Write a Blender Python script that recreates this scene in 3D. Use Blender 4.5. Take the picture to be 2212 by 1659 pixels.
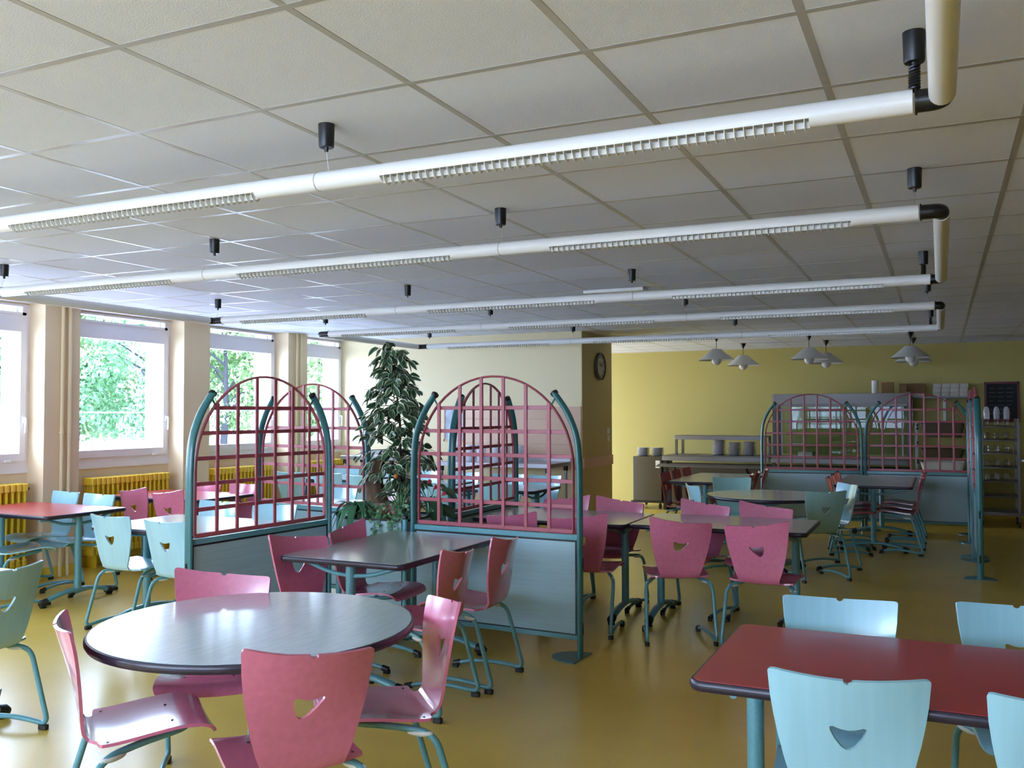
import bpy, bmesh, math, random
from mathutils import Vector, Matrix
from mathutils.geometry import delaunay_2d_cdt

for o in list(bpy.data.objects):
    bpy.data.objects.remove(o, do_unlink=True)
scene = bpy.context.scene
COL = scene.collection
PI = math.pi
rnd = random.Random(7)

# ------------------------------------------------------------------ camera
YAW, PITCH, ROLL, CAM_H = 0.4397, 0.0318, -0.0017, 1.55
cam_data = bpy.data.cameras.new('camera')
cam = bpy.data.objects.new('camera', cam_data)
COL.objects.link(cam)
cam_data.sensor_fit = 'HORIZONTAL'
cam_data.sensor_width = 36.0
cam_data.lens = 36.0 * 1965.0 / 2212.0
cam_data.clip_start = 0.05
cam_data.clip_end = 400
cy, sy, cp, sp = math.cos(YAW), math.sin(YAW), math.cos(PITCH), math.sin(PITCH)
fw = Vector((-sy * cp, cy * cp, sp)); rt = Vector((cy, sy, 0)); up = rt.cross(fw)
cr, sr = math.cos(ROLL), math.sin(ROLL)
rt2 = cr * rt + sr * up; up2 = -sr * rt + cr * up
m = Matrix((rt2, up2, -fw)).transposed().to_4x4()
m.translation = Vector((0, 0, CAM_H))
cam.matrix_world = m
scene.camera = cam

# ------------------------------------------------------------------ exposure, sky, daylight
scene.view_settings.view_transform = 'Standard'
scene.view_settings.look = 'None'
scene.view_settings.gamma = 1
scene.view_settings.use_curve_mapping = False
scene.view_settings.exposure = 2.5
scene.cycles.use_denoising = True
scene.cycles.max_bounces = 12
scene.cycles.diffuse_bounces = 7
scene.cycles.glossy_bounces = 5
scene.cycles.transparent_max_bounces = 16
scene.cycles.caustics_reflective = False
scene.cycles.caustics_refractive = False
scene.cycles.sample_clamp_indirect = 8

world = bpy.data.worlds.new('overcast_sky')
scene.world = world
world.use_nodes = True
wn = world.node_tree.nodes; wl = world.node_tree.links
bg = wn['Background']
tc = wn.new('ShaderNodeTexCoord'); sx = wn.new('ShaderNodeSeparateXYZ'); rp = wn.new('ShaderNodeValToRGB')
wl.new(tc.outputs['Generated'], sx.inputs[0]); wl.new(sx.outputs['Z'], rp.inputs[0])
rp.color_ramp.elements[0].position = 0.0; rp.color_ramp.elements[0].color = (0.62, 0.79, 1.16, 1)
rp.color_ramp.elements[1].position = 0.7; rp.color_ramp.elements[1].color = (0.68, 0.83, 1.16, 1)
wl.new(rp.outputs[0], bg.inputs['Color'])
bg.inputs['Strength'].default_value = 3.0

CEIL = 2.60
XL, XR, YN, YF, YB = -7.65, 3.0, 10.9, 15.3, -2.6
XC = -4.15                      # clock wall
YC2 = 12.05
PILL = [(-1.22, -0.82), (0.56, 0.96), (2.34, 2.74), (4.12, 4.51), (5.89, 6.28), (7.64, 8.04), (9.44, 9.83)]
BAYS = [(-2.45, -1.22), (-0.82, 0.56), (0.96, 2.34), (2.74, 4.12), (4.51, 5.89), (6.28, 7.64), (8.04, 9.44), (9.83, 10.9)]

def portal(name, loc, rot, w, h):
    d = bpy.data.lights.new(name, 'AREA'); d.shape = 'RECTANGLE'; d.size = w; d.size_y = h
    d.cycles.is_portal = True
    o = bpy.data.objects.new(name, d); COL.objects.link(o); o.location = loc; o.rotation_euler = rot
for a, b in BAYS:
    portal('daylight_portal', (-8.16, (a + b) / 2, 1.83), (0, -PI / 2, 0), 1.6, b - a)
portal('daylight_portal', (-3.35, YB - 0.32, 1.78), (-PI / 2, 0, 0), 5.9, 1.55)

# ------------------------------------------------------------------ materials
def mat(name, color, rough=0.5, metal=0.0, coat=0.0, noise=None, bump=None, spec=0.5, sheen=0):
    mt = bpy.data.materials.new(name); mt.use_nodes = True
    n = mt.node_tree.nodes; l = mt.node_tree.links; p = n['Principled BSDF']
    p.inputs['Base Color'].default_value = (*color, 1)
    p.inputs['Roughness'].default_value = rough
    p.inputs['Metallic'].default_value = metal
    p.inputs['Coat Weight'].default_value = coat
    p.inputs['Coat Roughness'].default_value = 0.15
    p.inputs['Specular IOR Level'].default_value = spec
    if noise:                       # (scale xyz, amount, detail)
        t = n.new('ShaderNodeTexCoord'); mp = n.new('ShaderNodeMapping'); nz = n.new('ShaderNodeTexNoise')
        mp.inputs['Scale'].default_value = noise[0]
        nz.inputs['Scale'].default_value = 1.0; nz.inputs['Detail'].default_value = noise[2]
        l.new(t.outputs['Object'], mp.inputs[0]); l.new(mp.outputs[0], nz.inputs['Vector'])
        r = n.new('ShaderNodeValToRGB'); a = noise[1]
        r.color_ramp.elements[0].position = 0.3; r.color_ramp.elements[1].position = 0.7
        r.color_ramp.elements[0].color = tuple(c * (1 - a) for c in color) + (1,)
        r.color_ramp.elements[1].color = tuple(min(1, c * (1 + a)) for c in color) + (1,)
        l.new(nz.outputs[0], r.inputs[0]); l.new(r.outputs[0], p.inputs['Base Color'])
    if bump:                        # (scale, strength)
        nb = n.new('ShaderNodeTexNoise'); nb.inputs['Scale'].default_value = bump[0]; nb.inputs['Detail'].default_value = 3
        tb = n.new('ShaderNodeTexCoord'); l.new(tb.outputs['Object'], nb.inputs['Vector'])
        b = n.new('ShaderNodeBump'); b.inputs['Strength'].default_value = bump[1]; b.inputs['Distance'].default_value = 0.01
        l.new(nb.outputs[0], b.inputs['Height']); l.new(b.outputs[0], p.inputs['Normal'])
    return mt

M = {}
M['cream'] = mat('cream_paint', (0.80, 0.68, 0.42), 0.55, bump=(60, 0.08))
M['cream_left'] = mat('warm_cream_paint', (0.80, 0.64, 0.42), 0.55, bump=(60, 0.08))
M['far_yellow'] = mat('yellow_paint', (0.44, 0.37, 0.105), 0.6, bump=(60, 0.08))
M['shaded'] = mat('shaded_side_paint', (0.60, 0.49, 0.22), 0.6, bump=(60, 0.08))  # side wall turned from the light, its shade put into the colour
M['rose_panel'] = mat('rose_panel', (0.72, 0.48, 0.34), 0.45)
M['skirting'] = mat('yellow_skirting', (0.80, 0.58, 0.06), 0.35)
M['tile'] = mat('mineral_ceiling_tile', (0.70, 0.735, 0.85), 0.9, bump=(180, 0.12))
M['grid'] = mat('ceiling_grid_metal', (0.42, 0.41, 0.385), 0.30, spec=0.6)
M['pvc'] = mat('white_window_plastic', (0.78, 0.76, 0.78), 0.35)
M['render'] = mat('white_exterior_render', (0.85, 0.85, 0.85), 0.9)
M['radiator'] = mat('yellow_radiator_enamel', (0.82, 0.56, 0.03), 0.3, coat=0.3)
M['pipe'] = mat('cream_pipe_paint', (0.78, 0.66, 0.40), 0.35)
M['edge'] = mat('dark_violet_edge', (0.020, 0.014, 0.028), 0.3)
M['black'] = mat('black_plastic', (0.008, 0.008, 0.009), 0.35)
M['black_rubber'] = mat('black_rubber', (0.012, 0.012, 0.013), 0.45)
M['teal'] = mat('teal_powder_coat', (0.11, 0.31, 0.35), 0.32, coat=0.3, noise=((90, 90, 90), 0.08, 3))
M['teal_dark'] = mat('green_teal_powder_coat', (0.035, 0.165, 0.17), 0.34, coat=0.3, noise=((90, 90, 90), 0.10, 3))
M['lattice'] = mat('raspberry_lacquer', (0.40, 0.085, 0.11), 0.42, coat=0.1)
M['pink'] = mat('pink_stained_plywood', (0.62, 0.16, 0.26), 0.2, coat=1.0, noise=((40, 3, 40), 0.06, 4))
M['red_ply'] = mat('red_stained_plywood', (0.40, 0.045, 0.055), 0.24, coat=0.6, noise=((40, 3, 40), 0.06, 4))
M['blue'] = mat('pale_blue_stained_plywood', (0.33, 0.61, 0.70), 0.22, coat=0.9, noise=((30, 2, 2), 0.05, 5))
M['green_ply'] = mat('sea_green_stained_plywood', (0.28, 0.50, 0.47), 0.26, coat=0.5, noise=((30, 2, 2), 0.05, 5))
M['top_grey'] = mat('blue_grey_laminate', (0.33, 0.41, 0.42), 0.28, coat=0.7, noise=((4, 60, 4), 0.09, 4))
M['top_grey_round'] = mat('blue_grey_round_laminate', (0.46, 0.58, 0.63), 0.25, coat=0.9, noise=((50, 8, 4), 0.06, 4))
M['top_red'] = mat('red_laminate', (0.44, 0.03, 0.04), 0.30, coat=0.25, noise=((4, 70, 4), 0.09, 4))
M['panel'] = mat('pale_blue_laminate_panel', (0.33, 0.50, 0.56), 0.30, noise=((2.5, 2.5, 60), 0.07, 5))
M['white'] = mat('white_lacquer', (0.82, 0.82, 0.80), 0.35)
M['white_pad'] = mat('white_plastic_pad', (0.70, 0.72, 0.68), 0.4)
M['louver'] = mat('clear_aluminium_louver', (0.80, 0.79, 0.74), 0.3, metal=0.1)
M['lamp_glass'] = mat('opal_lamp_glass', (0.52, 0.52, 0.48), 0.4)
M['steel_counter'] = mat('shaded_counter_steel', (0.19, 0.18, 0.18), 0.42, metal=0.6)  # darker copy of the steel, the dim serving area's shade in its colour
M['steel'] = mat('brushed_steel', (0.42, 0.42, 0.46), 0.34, metal=0.7)
M['steel_dark'] = mat('dark_worn_steel', (0.13, 0.12, 0.11), 0.38, metal=0.5)
M['steel_matte'] = mat('brown_steel_panel', (0.075, 0.062, 0.04), 0.5, metal=0.1)
M['china'] = mat('white_china', (0.66, 0.66, 0.68), 0.25, coat=0.4)
M['paper'] = mat('white_paper', (0.75, 0.74, 0.70), 0.8)
M['carton'] = mat('white_carton', (0.60, 0.56, 0.48), 0.8)
M['cardboard'] = mat('brown_cardboard', (0.22, 0.12, 0.05), 0.85)
M['crate'] = mat('brown_plastic_crate', (0.10, 0.07, 0.04), 0.4)
M['slate'] = mat('blackboard_slate', (0.010, 0.010, 0.012), 0.7)
M['red_frame'] = mat('dark_red_wood', (0.12, 0.008, 0.012), 0.4)
M['chalk'] = mat('chalk', (0.35, 0.34, 0.32), 0.9)
M['grey_board'] = mat('grey_board', (0.26, 0.24, 0.18), 0.6)
M['soil'] = mat('potting_soil', (0.025, 0.016, 0.010), 0.95, bump=(40, 0.6))
M['terracotta'] = mat('terracotta_plastic', (0.42, 0.17, 0.11), 0.5)
M['bark'] = mat('dark_twig_bark', (0.035, 0.022, 0.018), 0.8)
M['stump'] = mat('mossy_brown_stump', (0.13, 0.075, 0.04), 0.9, noise=((14, 14, 5), 0.6, 5), bump=(18, 0.9))
M['leaf_dark'] = mat('glossy_dark_leaf', (0.035, 0.095, 0.04), 0.38, coat=0.2)
M['leaf_ivy'] = mat('ivy_leaf', (0.030, 0.12, 0.035), 0.4)
M['leaf_light'] = mat('light_ivy_leaf', (0.13, 0.30, 0.12), 0.45)
M['leaf_edge'] = mat('cream_leaf_margin', (0.55, 0.60, 0.42), 0.4)
M['leaf_strap'] = mat('striped_strap_leaf', (0.035, 0.14, 0.07), 0.3, coat=0.2)
M['leaf_stripe'] = mat('pale_leaf_stripe', (0.16, 0.36, 0.16), 0.35)
M['leaf_grey'] = mat('mottled_leaf', (0.10, 0.17, 0.10), 0.4, noise=((45, 45, 45), 0.7, 4))
M['flower'] = mat('red_spathe', (0.50, 0.02, 0.03), 0.3, coat=0.3)
M['flower_orange'] = mat('orange_flower', (0.55, 0.18, 0.03), 0.5)
M['clock_face'] = mat('clock_face_grey', (0.42, 0.42, 0.36), 0.3)
M['tree_leaf'] = mat('maple_foliage', (0.14, 0.30, 0.13), 0.7, noise=((0.5, 0.5, 0.5), 0.35, 3))
M['tree_leaf2'] = mat('yellow_green_foliage', (0.20, 0.32, 0.12), 0.7, noise=((0.5, 0.5, 0.5), 0.35, 3))
M['tree_bark'] = mat('tree_trunk_bark', (0.05, 0.05, 0.06), 0.9)
M['asphalt'] = mat('pale_yard', (0.62, 0.62, 0.64), 0.9)
M['house'] = mat('grey_house_render', (0.22, 0.27, 0.32), 0.9)
M['cable'] = mat('grey_cable', (0.10, 0.14, 0.15), 0.6)

def floor_material():
    mt = bpy.data.materials.new('yellow_linoleum'); mt.use_nodes = True
    n = mt.node_tree.nodes; l = mt.node_tree.links; p = n['Principled BSDF']
    t = n.new('ShaderNodeTexCoord')
    a = n.new('ShaderNodeTexNoise'); a.inputs['Scale'].default_value = 2.2; a.inputs['Detail'].default_value = 6
    b = n.new('ShaderNodeTexNoise'); b.inputs['Scale'].default_value = 160; b.inputs['Detail'].default_value = 2
    l.new(t.outputs['Object'], a.inputs['Vector']); l.new(t.outputs['Object'], b.inputs['Vector'])
    r = n.new('ShaderNodeValToRGB')
    r.color_ramp.elements[0].position = 0.3; r.color_ramp.elements[0].color = (0.62, 0.42, 0.065, 1)
    r.color_ramp.elements[1].position = 0.7; r.color_ramp.elements[1].color = (0.70, 0.49, 0.085, 1)
    l.new(a.outputs[0], r.inputs[0])
    r2 = n.new('ShaderNodeValToRGB')
    r2.color_ramp.elements[0].position = 0.30; r2.color_ramp.elements[0].color = (0.45, 0.45, 0.45, 1)
    r2.color_ramp.elements[1].position = 0.42; r2.color_ramp.elements[1].color = (1, 1, 1, 1)
    l.new(b.outputs[0], r2.inputs[0])
    mx = n.new('ShaderNodeMix'); mx.data_type = 'RGBA'; mx.blend_type = 'MULTIPLY'
    mx.inputs[0].default_value = 0.55
    l.new(r.outputs[0], mx.inputs[6]); l.new(r2.outputs[0], mx.inputs[7]); l.new(mx.outputs[2], p.inputs['Base Color'])
    p.inputs['Roughness'].default_value = 0.30
    p.inputs['Coat Weight'].default_value = 0.3; p.inputs['Coat Roughness'].default_value = 0.2
    bp = n.new('ShaderNodeBump'); bp.inputs['Strength'].default_value = 0.06; bp.inputs['Distance'].default_value = 0.01
    l.new(a.outputs[0], bp.inputs['Height']); l.new(bp.outputs[0], p.inputs['Normal'])
    return mt
M['floor'] = floor_material()

def glass_material(name, tint, refl=0.06):
    mt = bpy.data.materials.new(name); mt.use_nodes = True
    n = mt.node_tree.nodes; l = mt.node_tree.links
    n.remove(n['Principled BSDF']); out = n['Material Output']
    tr = n.new('ShaderNodeBsdfTransparent'); tr.inputs[0].default_value = (*tint, 1)
    gl = n.new('ShaderNodeBsdfGlossy'); gl.inputs['Roughness'].default_value = 0.02
    fr = n.new('ShaderNodeFresnel'); fr.inputs[0].default_value = 1.35 + refl
    mx = n.new('ShaderNodeMixShader')
    ge = n.new('ShaderNodeNewGeometry'); ma = n.new('ShaderNodeMath'); ma.operation = 'SUBTRACT'; ma.inputs[0].default_value = 1.0
    mu = n.new('ShaderNodeMath'); mu.operation = 'MULTIPLY'
    l.new(ge.outputs['Backfacing'], ma.inputs[1]); l.new(ma.outputs[0], mu.inputs[0]); l.new(fr.outputs[0], mu.inputs[1])
    l.new(mu.outputs[0], mx.inputs[0]); l.new(tr.outputs[0], mx.inputs[1]); l.new(gl.outputs[0], mx.inputs[2])
    l.new(mx.outputs[0], out.inputs[0])
    return mt
M['glass'] = glass_material('window_glass', (0.97, 0.99, 0.98))
M['showcase_glass'] = glass_material('showcase_glass', (0.80, 0.86, 0.82), 0.02)
M['clear_plastic'] = glass_material('clear_plastic', (0.95, 0.95, 0.98), 0.2)
p_ = mat('clear_plastic_body', (0.80, 0.80, 0.86), 0.2); p_.node_tree.nodes['Principled BSDF'].inputs['Alpha'].default_value = 0.42
M['clear_plastic'] = p_
M['drink_glass'] = glass_material('drinking_glass', (0.97, 0.97, 0.98), 0.2)

# ------------------------------------------------------------------ mesh builder
def unit(v):
    return v.normalized() if v.length > 1e-9 else Vector((0, 0, 1))

class MB:
    def __init__(s): s.v = []; s.f = []; s.mi = []
    def face(s, idx, mi=0): s.f.append(tuple(idx)); s.mi.append(mi)
    def add(s, verts, faces, mi=0):
        b = len(s.v); s.v += [Vector(q) for q in verts]
        for f in faces: s.f.append(tuple(b + i for i in f)); s.mi.append(mi)
    def box(s, x0, x1, y0, y1, z0, z1, mi=0):
        s.add([(x0, y0, z0), (x1, y0, z0), (x1, y1, z0), (x0, y1, z0), (x0, y0, z1), (x1, y0, z1), (x1, y1, z1), (x0, y1, z1)],
              [(0, 3, 2, 1), (4, 5, 6, 7), (0, 1, 5, 4), (1, 2, 6, 5), (2, 3, 7, 6), (3, 0, 4, 7)], mi)
        return s
    def bbox(s, x0, x1, y0, y1, z0, z1, r=0.01, mi=0):
        # box with chamfered vertical and horizontal edges (prism of rounded rectangle, inset caps)
        def ring(ins, z):
            c = []
            for cx, cy, a0 in ((x1 - r, y1 - r, 0), (x0 + r, y1 - r, 90), (x0 + r, y0 + r, 180), (x1 - r, y0 + r, 270)):
                for k in range(4):
                    a = math.radians(a0 + 30 * k); c.append((cx + (r - ins) * math.cos(a), cy + (r - ins) * math.sin(a), z))
            return c
        e = r * 0.35
        s.loft([ring(e, z0), ring(0, z0 + e), ring(0, z1 - e), ring(e, z1)], mi)
        return s
    def loft(s, rings, mi=0, cap=True, closed=True):
        b = len(s.v); n = len(rings[0])
        for r in rings: s.v += [Vector(q) for q in r]
        for i in range(len(rings) - 1):
            for j in range(n if closed else n - 1):
                k = (j + 1) % n
                s.face((b + i * n + j, b + i * n + k, b + (i + 1) * n + k, b + (i + 1) * n + j), mi)
        if cap:
            s.face([b + j for j in range(n)][::-1], mi)
            s.face([b + (len(rings) - 1) * n + j for j in range(n)], mi)
        return s
    def tube(s, path, r, seg=10, mi=0, flat=None, up=None):
        # r radius (or list); flat=(ra, rb) elliptical with rb along 'up'
        P = [Vector(p) for p in path]; n = len(P); rings = []
        t = [unit(P[min(i + 1, n - 1)] - P[max(i - 1, 0)]) for i in range(n)]
        if up is None:
            u = Vector((0, 0, 1)) if abs(t[0].z) < 0.9 else Vector((1, 0, 0))
        else: u = Vector(up)
        for i in range(n):
            u0 = u if up is None else Vector(up)
            a = unit(u0 - t[i] * u0.dot(t[i])); b_ = t[i].cross(a)
            if up is None: u = a
            rr = r[i] if isinstance(r, (list, tuple)) else r
            ra, rb = (rr, rr) if flat is None else flat
            rings.append([P[i] + b_ * (ra * math.cos(2 * PI * k / seg)) + a * (rb * math.sin(2 * PI * k / seg)) for k in range(seg)])
        return s.loft(rings, mi)
    def lathe(s, prof, seg=24, c=(0, 0, 0), axis='z', mi=0, cap=True):
        rings = []
        for r, h in prof:
            ring = []
            for k in range(seg):
                a = 2 * PI * k / seg; x, y = r * math.cos(a), r * math.sin(a)
                q = (x, y, h) if axis == 'z' else ((h, x, y) if axis == 'x' else (x, h, y))
                ring.append((c[0] + q[0], c[1] + q[1], c[2] + q[2]))
            rings.append(ring)
        return s.loft(rings, mi, cap)
    def prism(s, poly, z0, z1, mi=0):
        return s.loft([[(x, y, z0) for x, y in poly], [(x, y, z1) for x, y in poly]], mi)
    def ball(s, c, rx, ry=None, rz=None, seg=14, mi=0):
        ry = ry or rx; rz = rz or rx; rings = []
        for i in range(seg // 2 + 1):
            th = -PI / 2 + PI * i / (seg // 2); cc = max(0.02, math.cos(th))
            rings.append([(c[0] + rx * cc * math.cos(2 * PI * k / seg), c[1] + ry * cc * math.sin(2 * PI * k / seg), c[2] + rz * math.sin(th)) for k in range(seg)])
        return s.loft(rings, mi)
    def build(s, name, mats, parent=None, smooth=35, loc=None):
        me = bpy.data.meshes.new(name)
        me.from_pydata([tuple(q) for q in s.v], [], s.f)
        for mm in (mats if isinstance(mats, (list, tuple)) else [mats]): me.materials.append(mm)
        if any(s.mi): me.polygons.foreach_set('material_index', s.mi)
        bm = bmesh.new(); bm.from_mesh(me); bmesh.ops.recalc_face_normals(bm, faces=bm.faces); bm.to_mesh(me); bm.free()
        if smooth:
            me.polygons.foreach_set('use_smooth', [True] * len(me.polygons))
            me.set_sharp_from_angle(angle=math.radians(smooth))
        o = bpy.data.objects.new(name, me); COL.objects.link(o)
        if parent is not None: o.parent = parent
        if loc is not None: o.location = loc
        return o

def rounded(pts, rad, n=6):
    P = [Vector(p) for p in pts]; out = [P[0]]
    for i in range(1, len(P) - 1):
        r = rad[i - 1] if isinstance(rad, (list, tuple)) else rad
        a = P[i - 1] - P[i]; b = P[i + 1] - P[i]
        d = min(r, a.length * 0.49, b.length * 0.49)
        p0 = P[i] + unit(a) * d; p1 = P[i] + unit(b) * d
        for k in range(n + 1):
            t = k / n; out.append(p0 * (1 - t) ** 2 + P[i] * 2 * t * (1 - t) + p1 * t * t)
    out.append(P[-1]); return out

def tag(o, label=None, cat=None, group=None, kind=None):
    if label: o['label'] = label
    if cat: o['category'] = cat
    if group: o['group'] = group
    if kind: o['kind'] = kind
    return o
def empty(name, loc=(0, 0, 0), rz=0.0, rx=0.0):
    o = bpy.data.objects.new(name, None); COL.objects.link(o)
    o.empty_display_size = 0.1; o.location = loc; o.rotation_euler = (rx, 0, rz); return o
def thing(name, label, cat, loc=(0, 0, 0), rz=0.0, group=None):
    return tag(empty(name, loc, rz), label, cat, group)
def struct(name, mb, m_, parent=None, smooth=35):
    o = mb.build(name, m_, parent, smooth)
    if parent is None: o['kind'] = 'structure'
    return o
KIDS = {}
def kids(o):
    return [c for c in bpy.data.objects if c.parent == o]
def copy_tree(o, parent=None):
    c = o.copy(); COL.objects.link(c)
    c.parent = parent
    for ch in KIDS.setdefault(o.name, kids(o)): copy_tree(ch, c)
    return c

# ------------------------------------------------------------------ the room
struct('floor', MB().box(-7.9, XR, YB, YF, -0.05, 0.0), M['floor'])
struct('ceiling', MB().box(-8.13, XR, YB, YF, CEIL, CEIL + 0.06), M['tile'])
g = MB()
x = -7.515
while x < XR:
    g.box(x - 0.012, x + 0.012, YB, YF, CEIL - 0.0010, CEIL); x += 0.6
y = 2.455 - 8 * 0.606
while y < YF:
    g.box(XL, XR, y - 0.012, y + 0.012, CEIL - 0.0013, CEIL); y += 0.606
struct('trim_1', g, M['grid'], smooth=0)

# left wall with window bays
w = MB()
w.box(-8.13, -7.88, YB, 10.9, -0.05, 1.04)
w.box(-8.13, -7.88, YB, 10.9, 2.585, CEIL)
for a, b in PILL: w.box(-8.13, XL, a, b, 0, CEIL)
w.box(-8.13, XL, YB, -2.45, 0, CEIL)
struct('wall_left', w, [M['cream_left']])
e = MB()
for a, b in BAYS:
    e.box(-8.13, -7.925, a, a + 0.09, 1.04, 2.585); e.box(-8.13, -7.925, b - 0.10, b, 1.04, 2.585)
    e.box(-8.16, -7.925, a, b, 1.0, 1.06)
struct('trim_2', e, M['render'], smooth=0)
sk = MB()
sk.box(-7.88, -7.865, YB, 10.9, 0, 0.10)
for a, b in PILL: sk.box(XL, XL + 0.015, a, b, 0, 0.10); sk.box(-7.88, XL + 0.015, a - 0.015, a, 0, 0.10); sk.box(-7.88, XL + 0.015, b, b + 0.015, 0, 0.10)
struct('baseboard_left', sk, M['skirting'], smooth=0)

def window(i, a, b):
    t = empty('window_%d' % i, (-7.9, (a + b) / 2, 1.04)); t['kind'] = 'structure'
    h = (b - a) / 2; top = 1.545
    f = MB()
    x0, x1 = -0.03, 0.035
    f.box(x0, x1, -h + .045, h - .045, 0, 0.06); f.box(x0, x1, -h + .045, h - .045, top - 0.02, top)
    f.box(x0, x1, -h, -h + 0.045, 0, top); f.box(x0, x1, h - 0.045, h, 0, top)
    f.box(x0, x1, -h + .045, h - .045, 1.36, 1.445)
    f.build('window_frame', M['pvc'], t, 0)
    s_ = MB(); q = 0.055
    s_.box(x0 + .01, q, -h + 0.045, h - 0.045, 0.06, 0.135); s_.box(x0 + .01, q, -h + 0.045, h - 0.045, 1.285, 1.36)
    s_.box(x0 + .01, q, -h + 0.045, -h + 0.105, 0.135, 1.285); s_.box(x0 + .01, q, h - 0.105, h - 0.045, 0.135, 1.285)
    s_.build('window_sash', M['pvc'], t, 0)
    u = MB()
    u.box(x0 + .01, 0.045, -h + 0.045, h - 0.045, 1.445, 1.47)
    u.box(x0 + .01, 0.045, -h + 0.045, -h + 0.085, 1.445, 1.525); u.box(x0 + .01, 0.045, h - 0.085, h - 0.045, 1.445, 1.525)
    u.build('transom_sash', M['pvc'], t, 0)
    p = MB(); p.box(0, 0.006, -h + 0.1, h - 0.1, 0.13, 1.29); p.build('glass_pane', M['glass'], t, 0)
    p = MB(); p.box(0, 0.006, -h + 0.08, h - 0.08, 1.46, 1.53); p.build('transom_glass', M['glass'], t, 0)
    k = MB(); k.bbox(q, q + 0.012, h - 0.09, h - 0.06, 0.42, 0.49, 0.006)
    k.tube(rounded([(q + 0.01, h - 0.075, 0.47), (q + 0.045, h - 0.075, 0.47), (q + 0.05, h - 0.085, 0.33)], 0.02), 0.009, 8)
    k.build('window_handle', M['white'], t)
    k = MB(); k.bbox(q, q + 0.02, h - 0.26, h - 0.20, 0.055, 0.075, 0.004); k.build('window_hinge', M['white'], t)
    sl = MB(); sl.box(-0.02, 0.04, -h, h, -0.05, 0.0); sl.build('window_sill', M['pvc'], t, 0)
for i, (a, b) in enumerate(BAYS): window(i + 1, a, b)

# pipes on the pillars
def pipe(y, label):
    p = MB(); p.tube([(XL + 0.03, y, 0.0), (XL + 0.03, y, CEIL)], 0.017, 10)
    o = p.build('heating_pipe', M['pipe']); tag(o, label, 'pipe', 'vertical heating pipes on the pillars')
    c = MB(); c.lathe([(0.024, 1.36), (0.024, 1.375)], 12, (XL + 0.03, y, 0)); c.box(XL, XL + 0.03, y - 0.006, y + 0.006, 1.362, 1.372)
    c.build('pipe_collar', M['pipe'], o)
pipe(6.06, 'cream pipe on the nearer pillar, the left of its pair')
pipe(6.14, 'cream pipe on the nearer pillar, the right of its pair')
pipe(9.58, 'thin cream pipe on the farther pillar, left of its pair')
pipe(9.67, 'thin cream pipe on the farther pillar, right of its pair')

# radiators
def radiator(y0, y1, label):
    n = int(round((y1 - y0) / 0.060))
    root = thing('radiator', label, 'radiator', (-7.74, (y0 + y1) / 2, 0), 0, 'yellow column radiators under the windows')
    b = MB(); h = (y1 - y0) / 2; st = (y1 - y0) / n
    for k in range(n):
        yc = -h + (k + 0.5) * st
        for z in (0.16, 0.86):
            b.bbox(-0.075, 0.075, yc - st * 0.44, yc + st * 0.44, z - 0.03, z + 0.045, 0.018)
        for xx in (-0.055, -0.018, 0.018, 0.055):
            b.tube([(xx, yc, 0.17), (xx, yc, 0.87)], 0.0125, 8)
    b.build('radiator_body', M['radiator'], root)
    f = MB(); f.box(-0.05, 0.05, -h + 0.05, -h + 0.09, 0, 0.14); f.build('radiator_foot', M['radiator'], root, 0)
    f = MB(); f.box(-0.05, 0.05, h - 0.09, h - 0.05, 0, 0.14); f.build('radiator_foot', M['radiator'], root, 0)
    v = MB(); v.tube([(0, h, 0.85), (0, h + 0.035, 0.85)], 0.013, 8); v.ball((0, h + 0.04, 0.85), 0.018); v.build('radiator_valve', M['black'], root)
radiator(4.72, 5.76, 'yellow radiator cut by the left edge, under the nearest window')
radiator(6.45, 7.48, 'yellow radiator behind the two red chair backs, fully seen')
radiator(8.15, 9.2, 'yellow radiator seen through the left red lattice arch')
radiator(9.95, 10.8, 'yellow radiator under the last window before the corner')

# walls at the back
struct('wall_near_back', MB().box(-8.13, XC, YN, YC2, 0, CEIL), [M['cream']])
struct('wall_far_back', MB().box(-8.13, XR + 0.2, YF, YF + 0.2, 0, CEIL), M['far_yellow'])
struct('wall_clock_side', MB().box(XC, XC + 0.012, YN + 0.0, YC2 + 0.012, 0, CEIL), M['shaded'])  # thin skin over the cream wall carrying the painted shade
struct('wall_right', MB().box(XR, XR + 0.2, YB, YF, 0, CEIL), mat('unseen_wall_dark', (0.16, 0.12, 0.06), 0.5, noise=((3, 3, 0.5), 0.2, 4)))  # unseen wall, its dark surface made up to cut bounce light
rb = MB(); rb.box(-8.13, -6.3, YB - 0.3, YB, 0, CEIL); rb.box(0.3, XR + .2, YB - 0.3, YB, 0, CEIL)
rb.box(-6.3, 0.3, YB - 0.3, YB, 0, 1.0); rb.box(-6.3, 0.3, YB - 0.3, YB, 2.55, CEIL)
rb.box(-0.4, 0.3, YB - 0.3, YB, 1.0, 2.55); rb.box(-4.18, -4.02, YB - 0.3, YB, 1.0, 2.55); rb.box(-2.2, -2.04, YB - 0.3, YB, 1.0, 2.55)
struct('wall_behind', rb, M['cream_left'])
for i, (xa, xb) in enumerate(((-6.3, -4.18), (-4.02, -2.2), (-2.04, -0.4))):
    q = MB(); q.box(xa, xb, YB - 0.2, YB - 0.194, 1.0, 2.55)
    struct('window_%d' % (9 + i), q, M['glass'], smooth=0)
struct('baseboard_far_back', MB().box(XC, XR, YF - 0.015, YF, 0, 0.11), M['skirting'], smooth=0)
struct('baseboard_near_back', MB().box(XL, XC, YN - 0.012, YN, 0, 0.09), M['skirting'], smooth=0)
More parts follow.
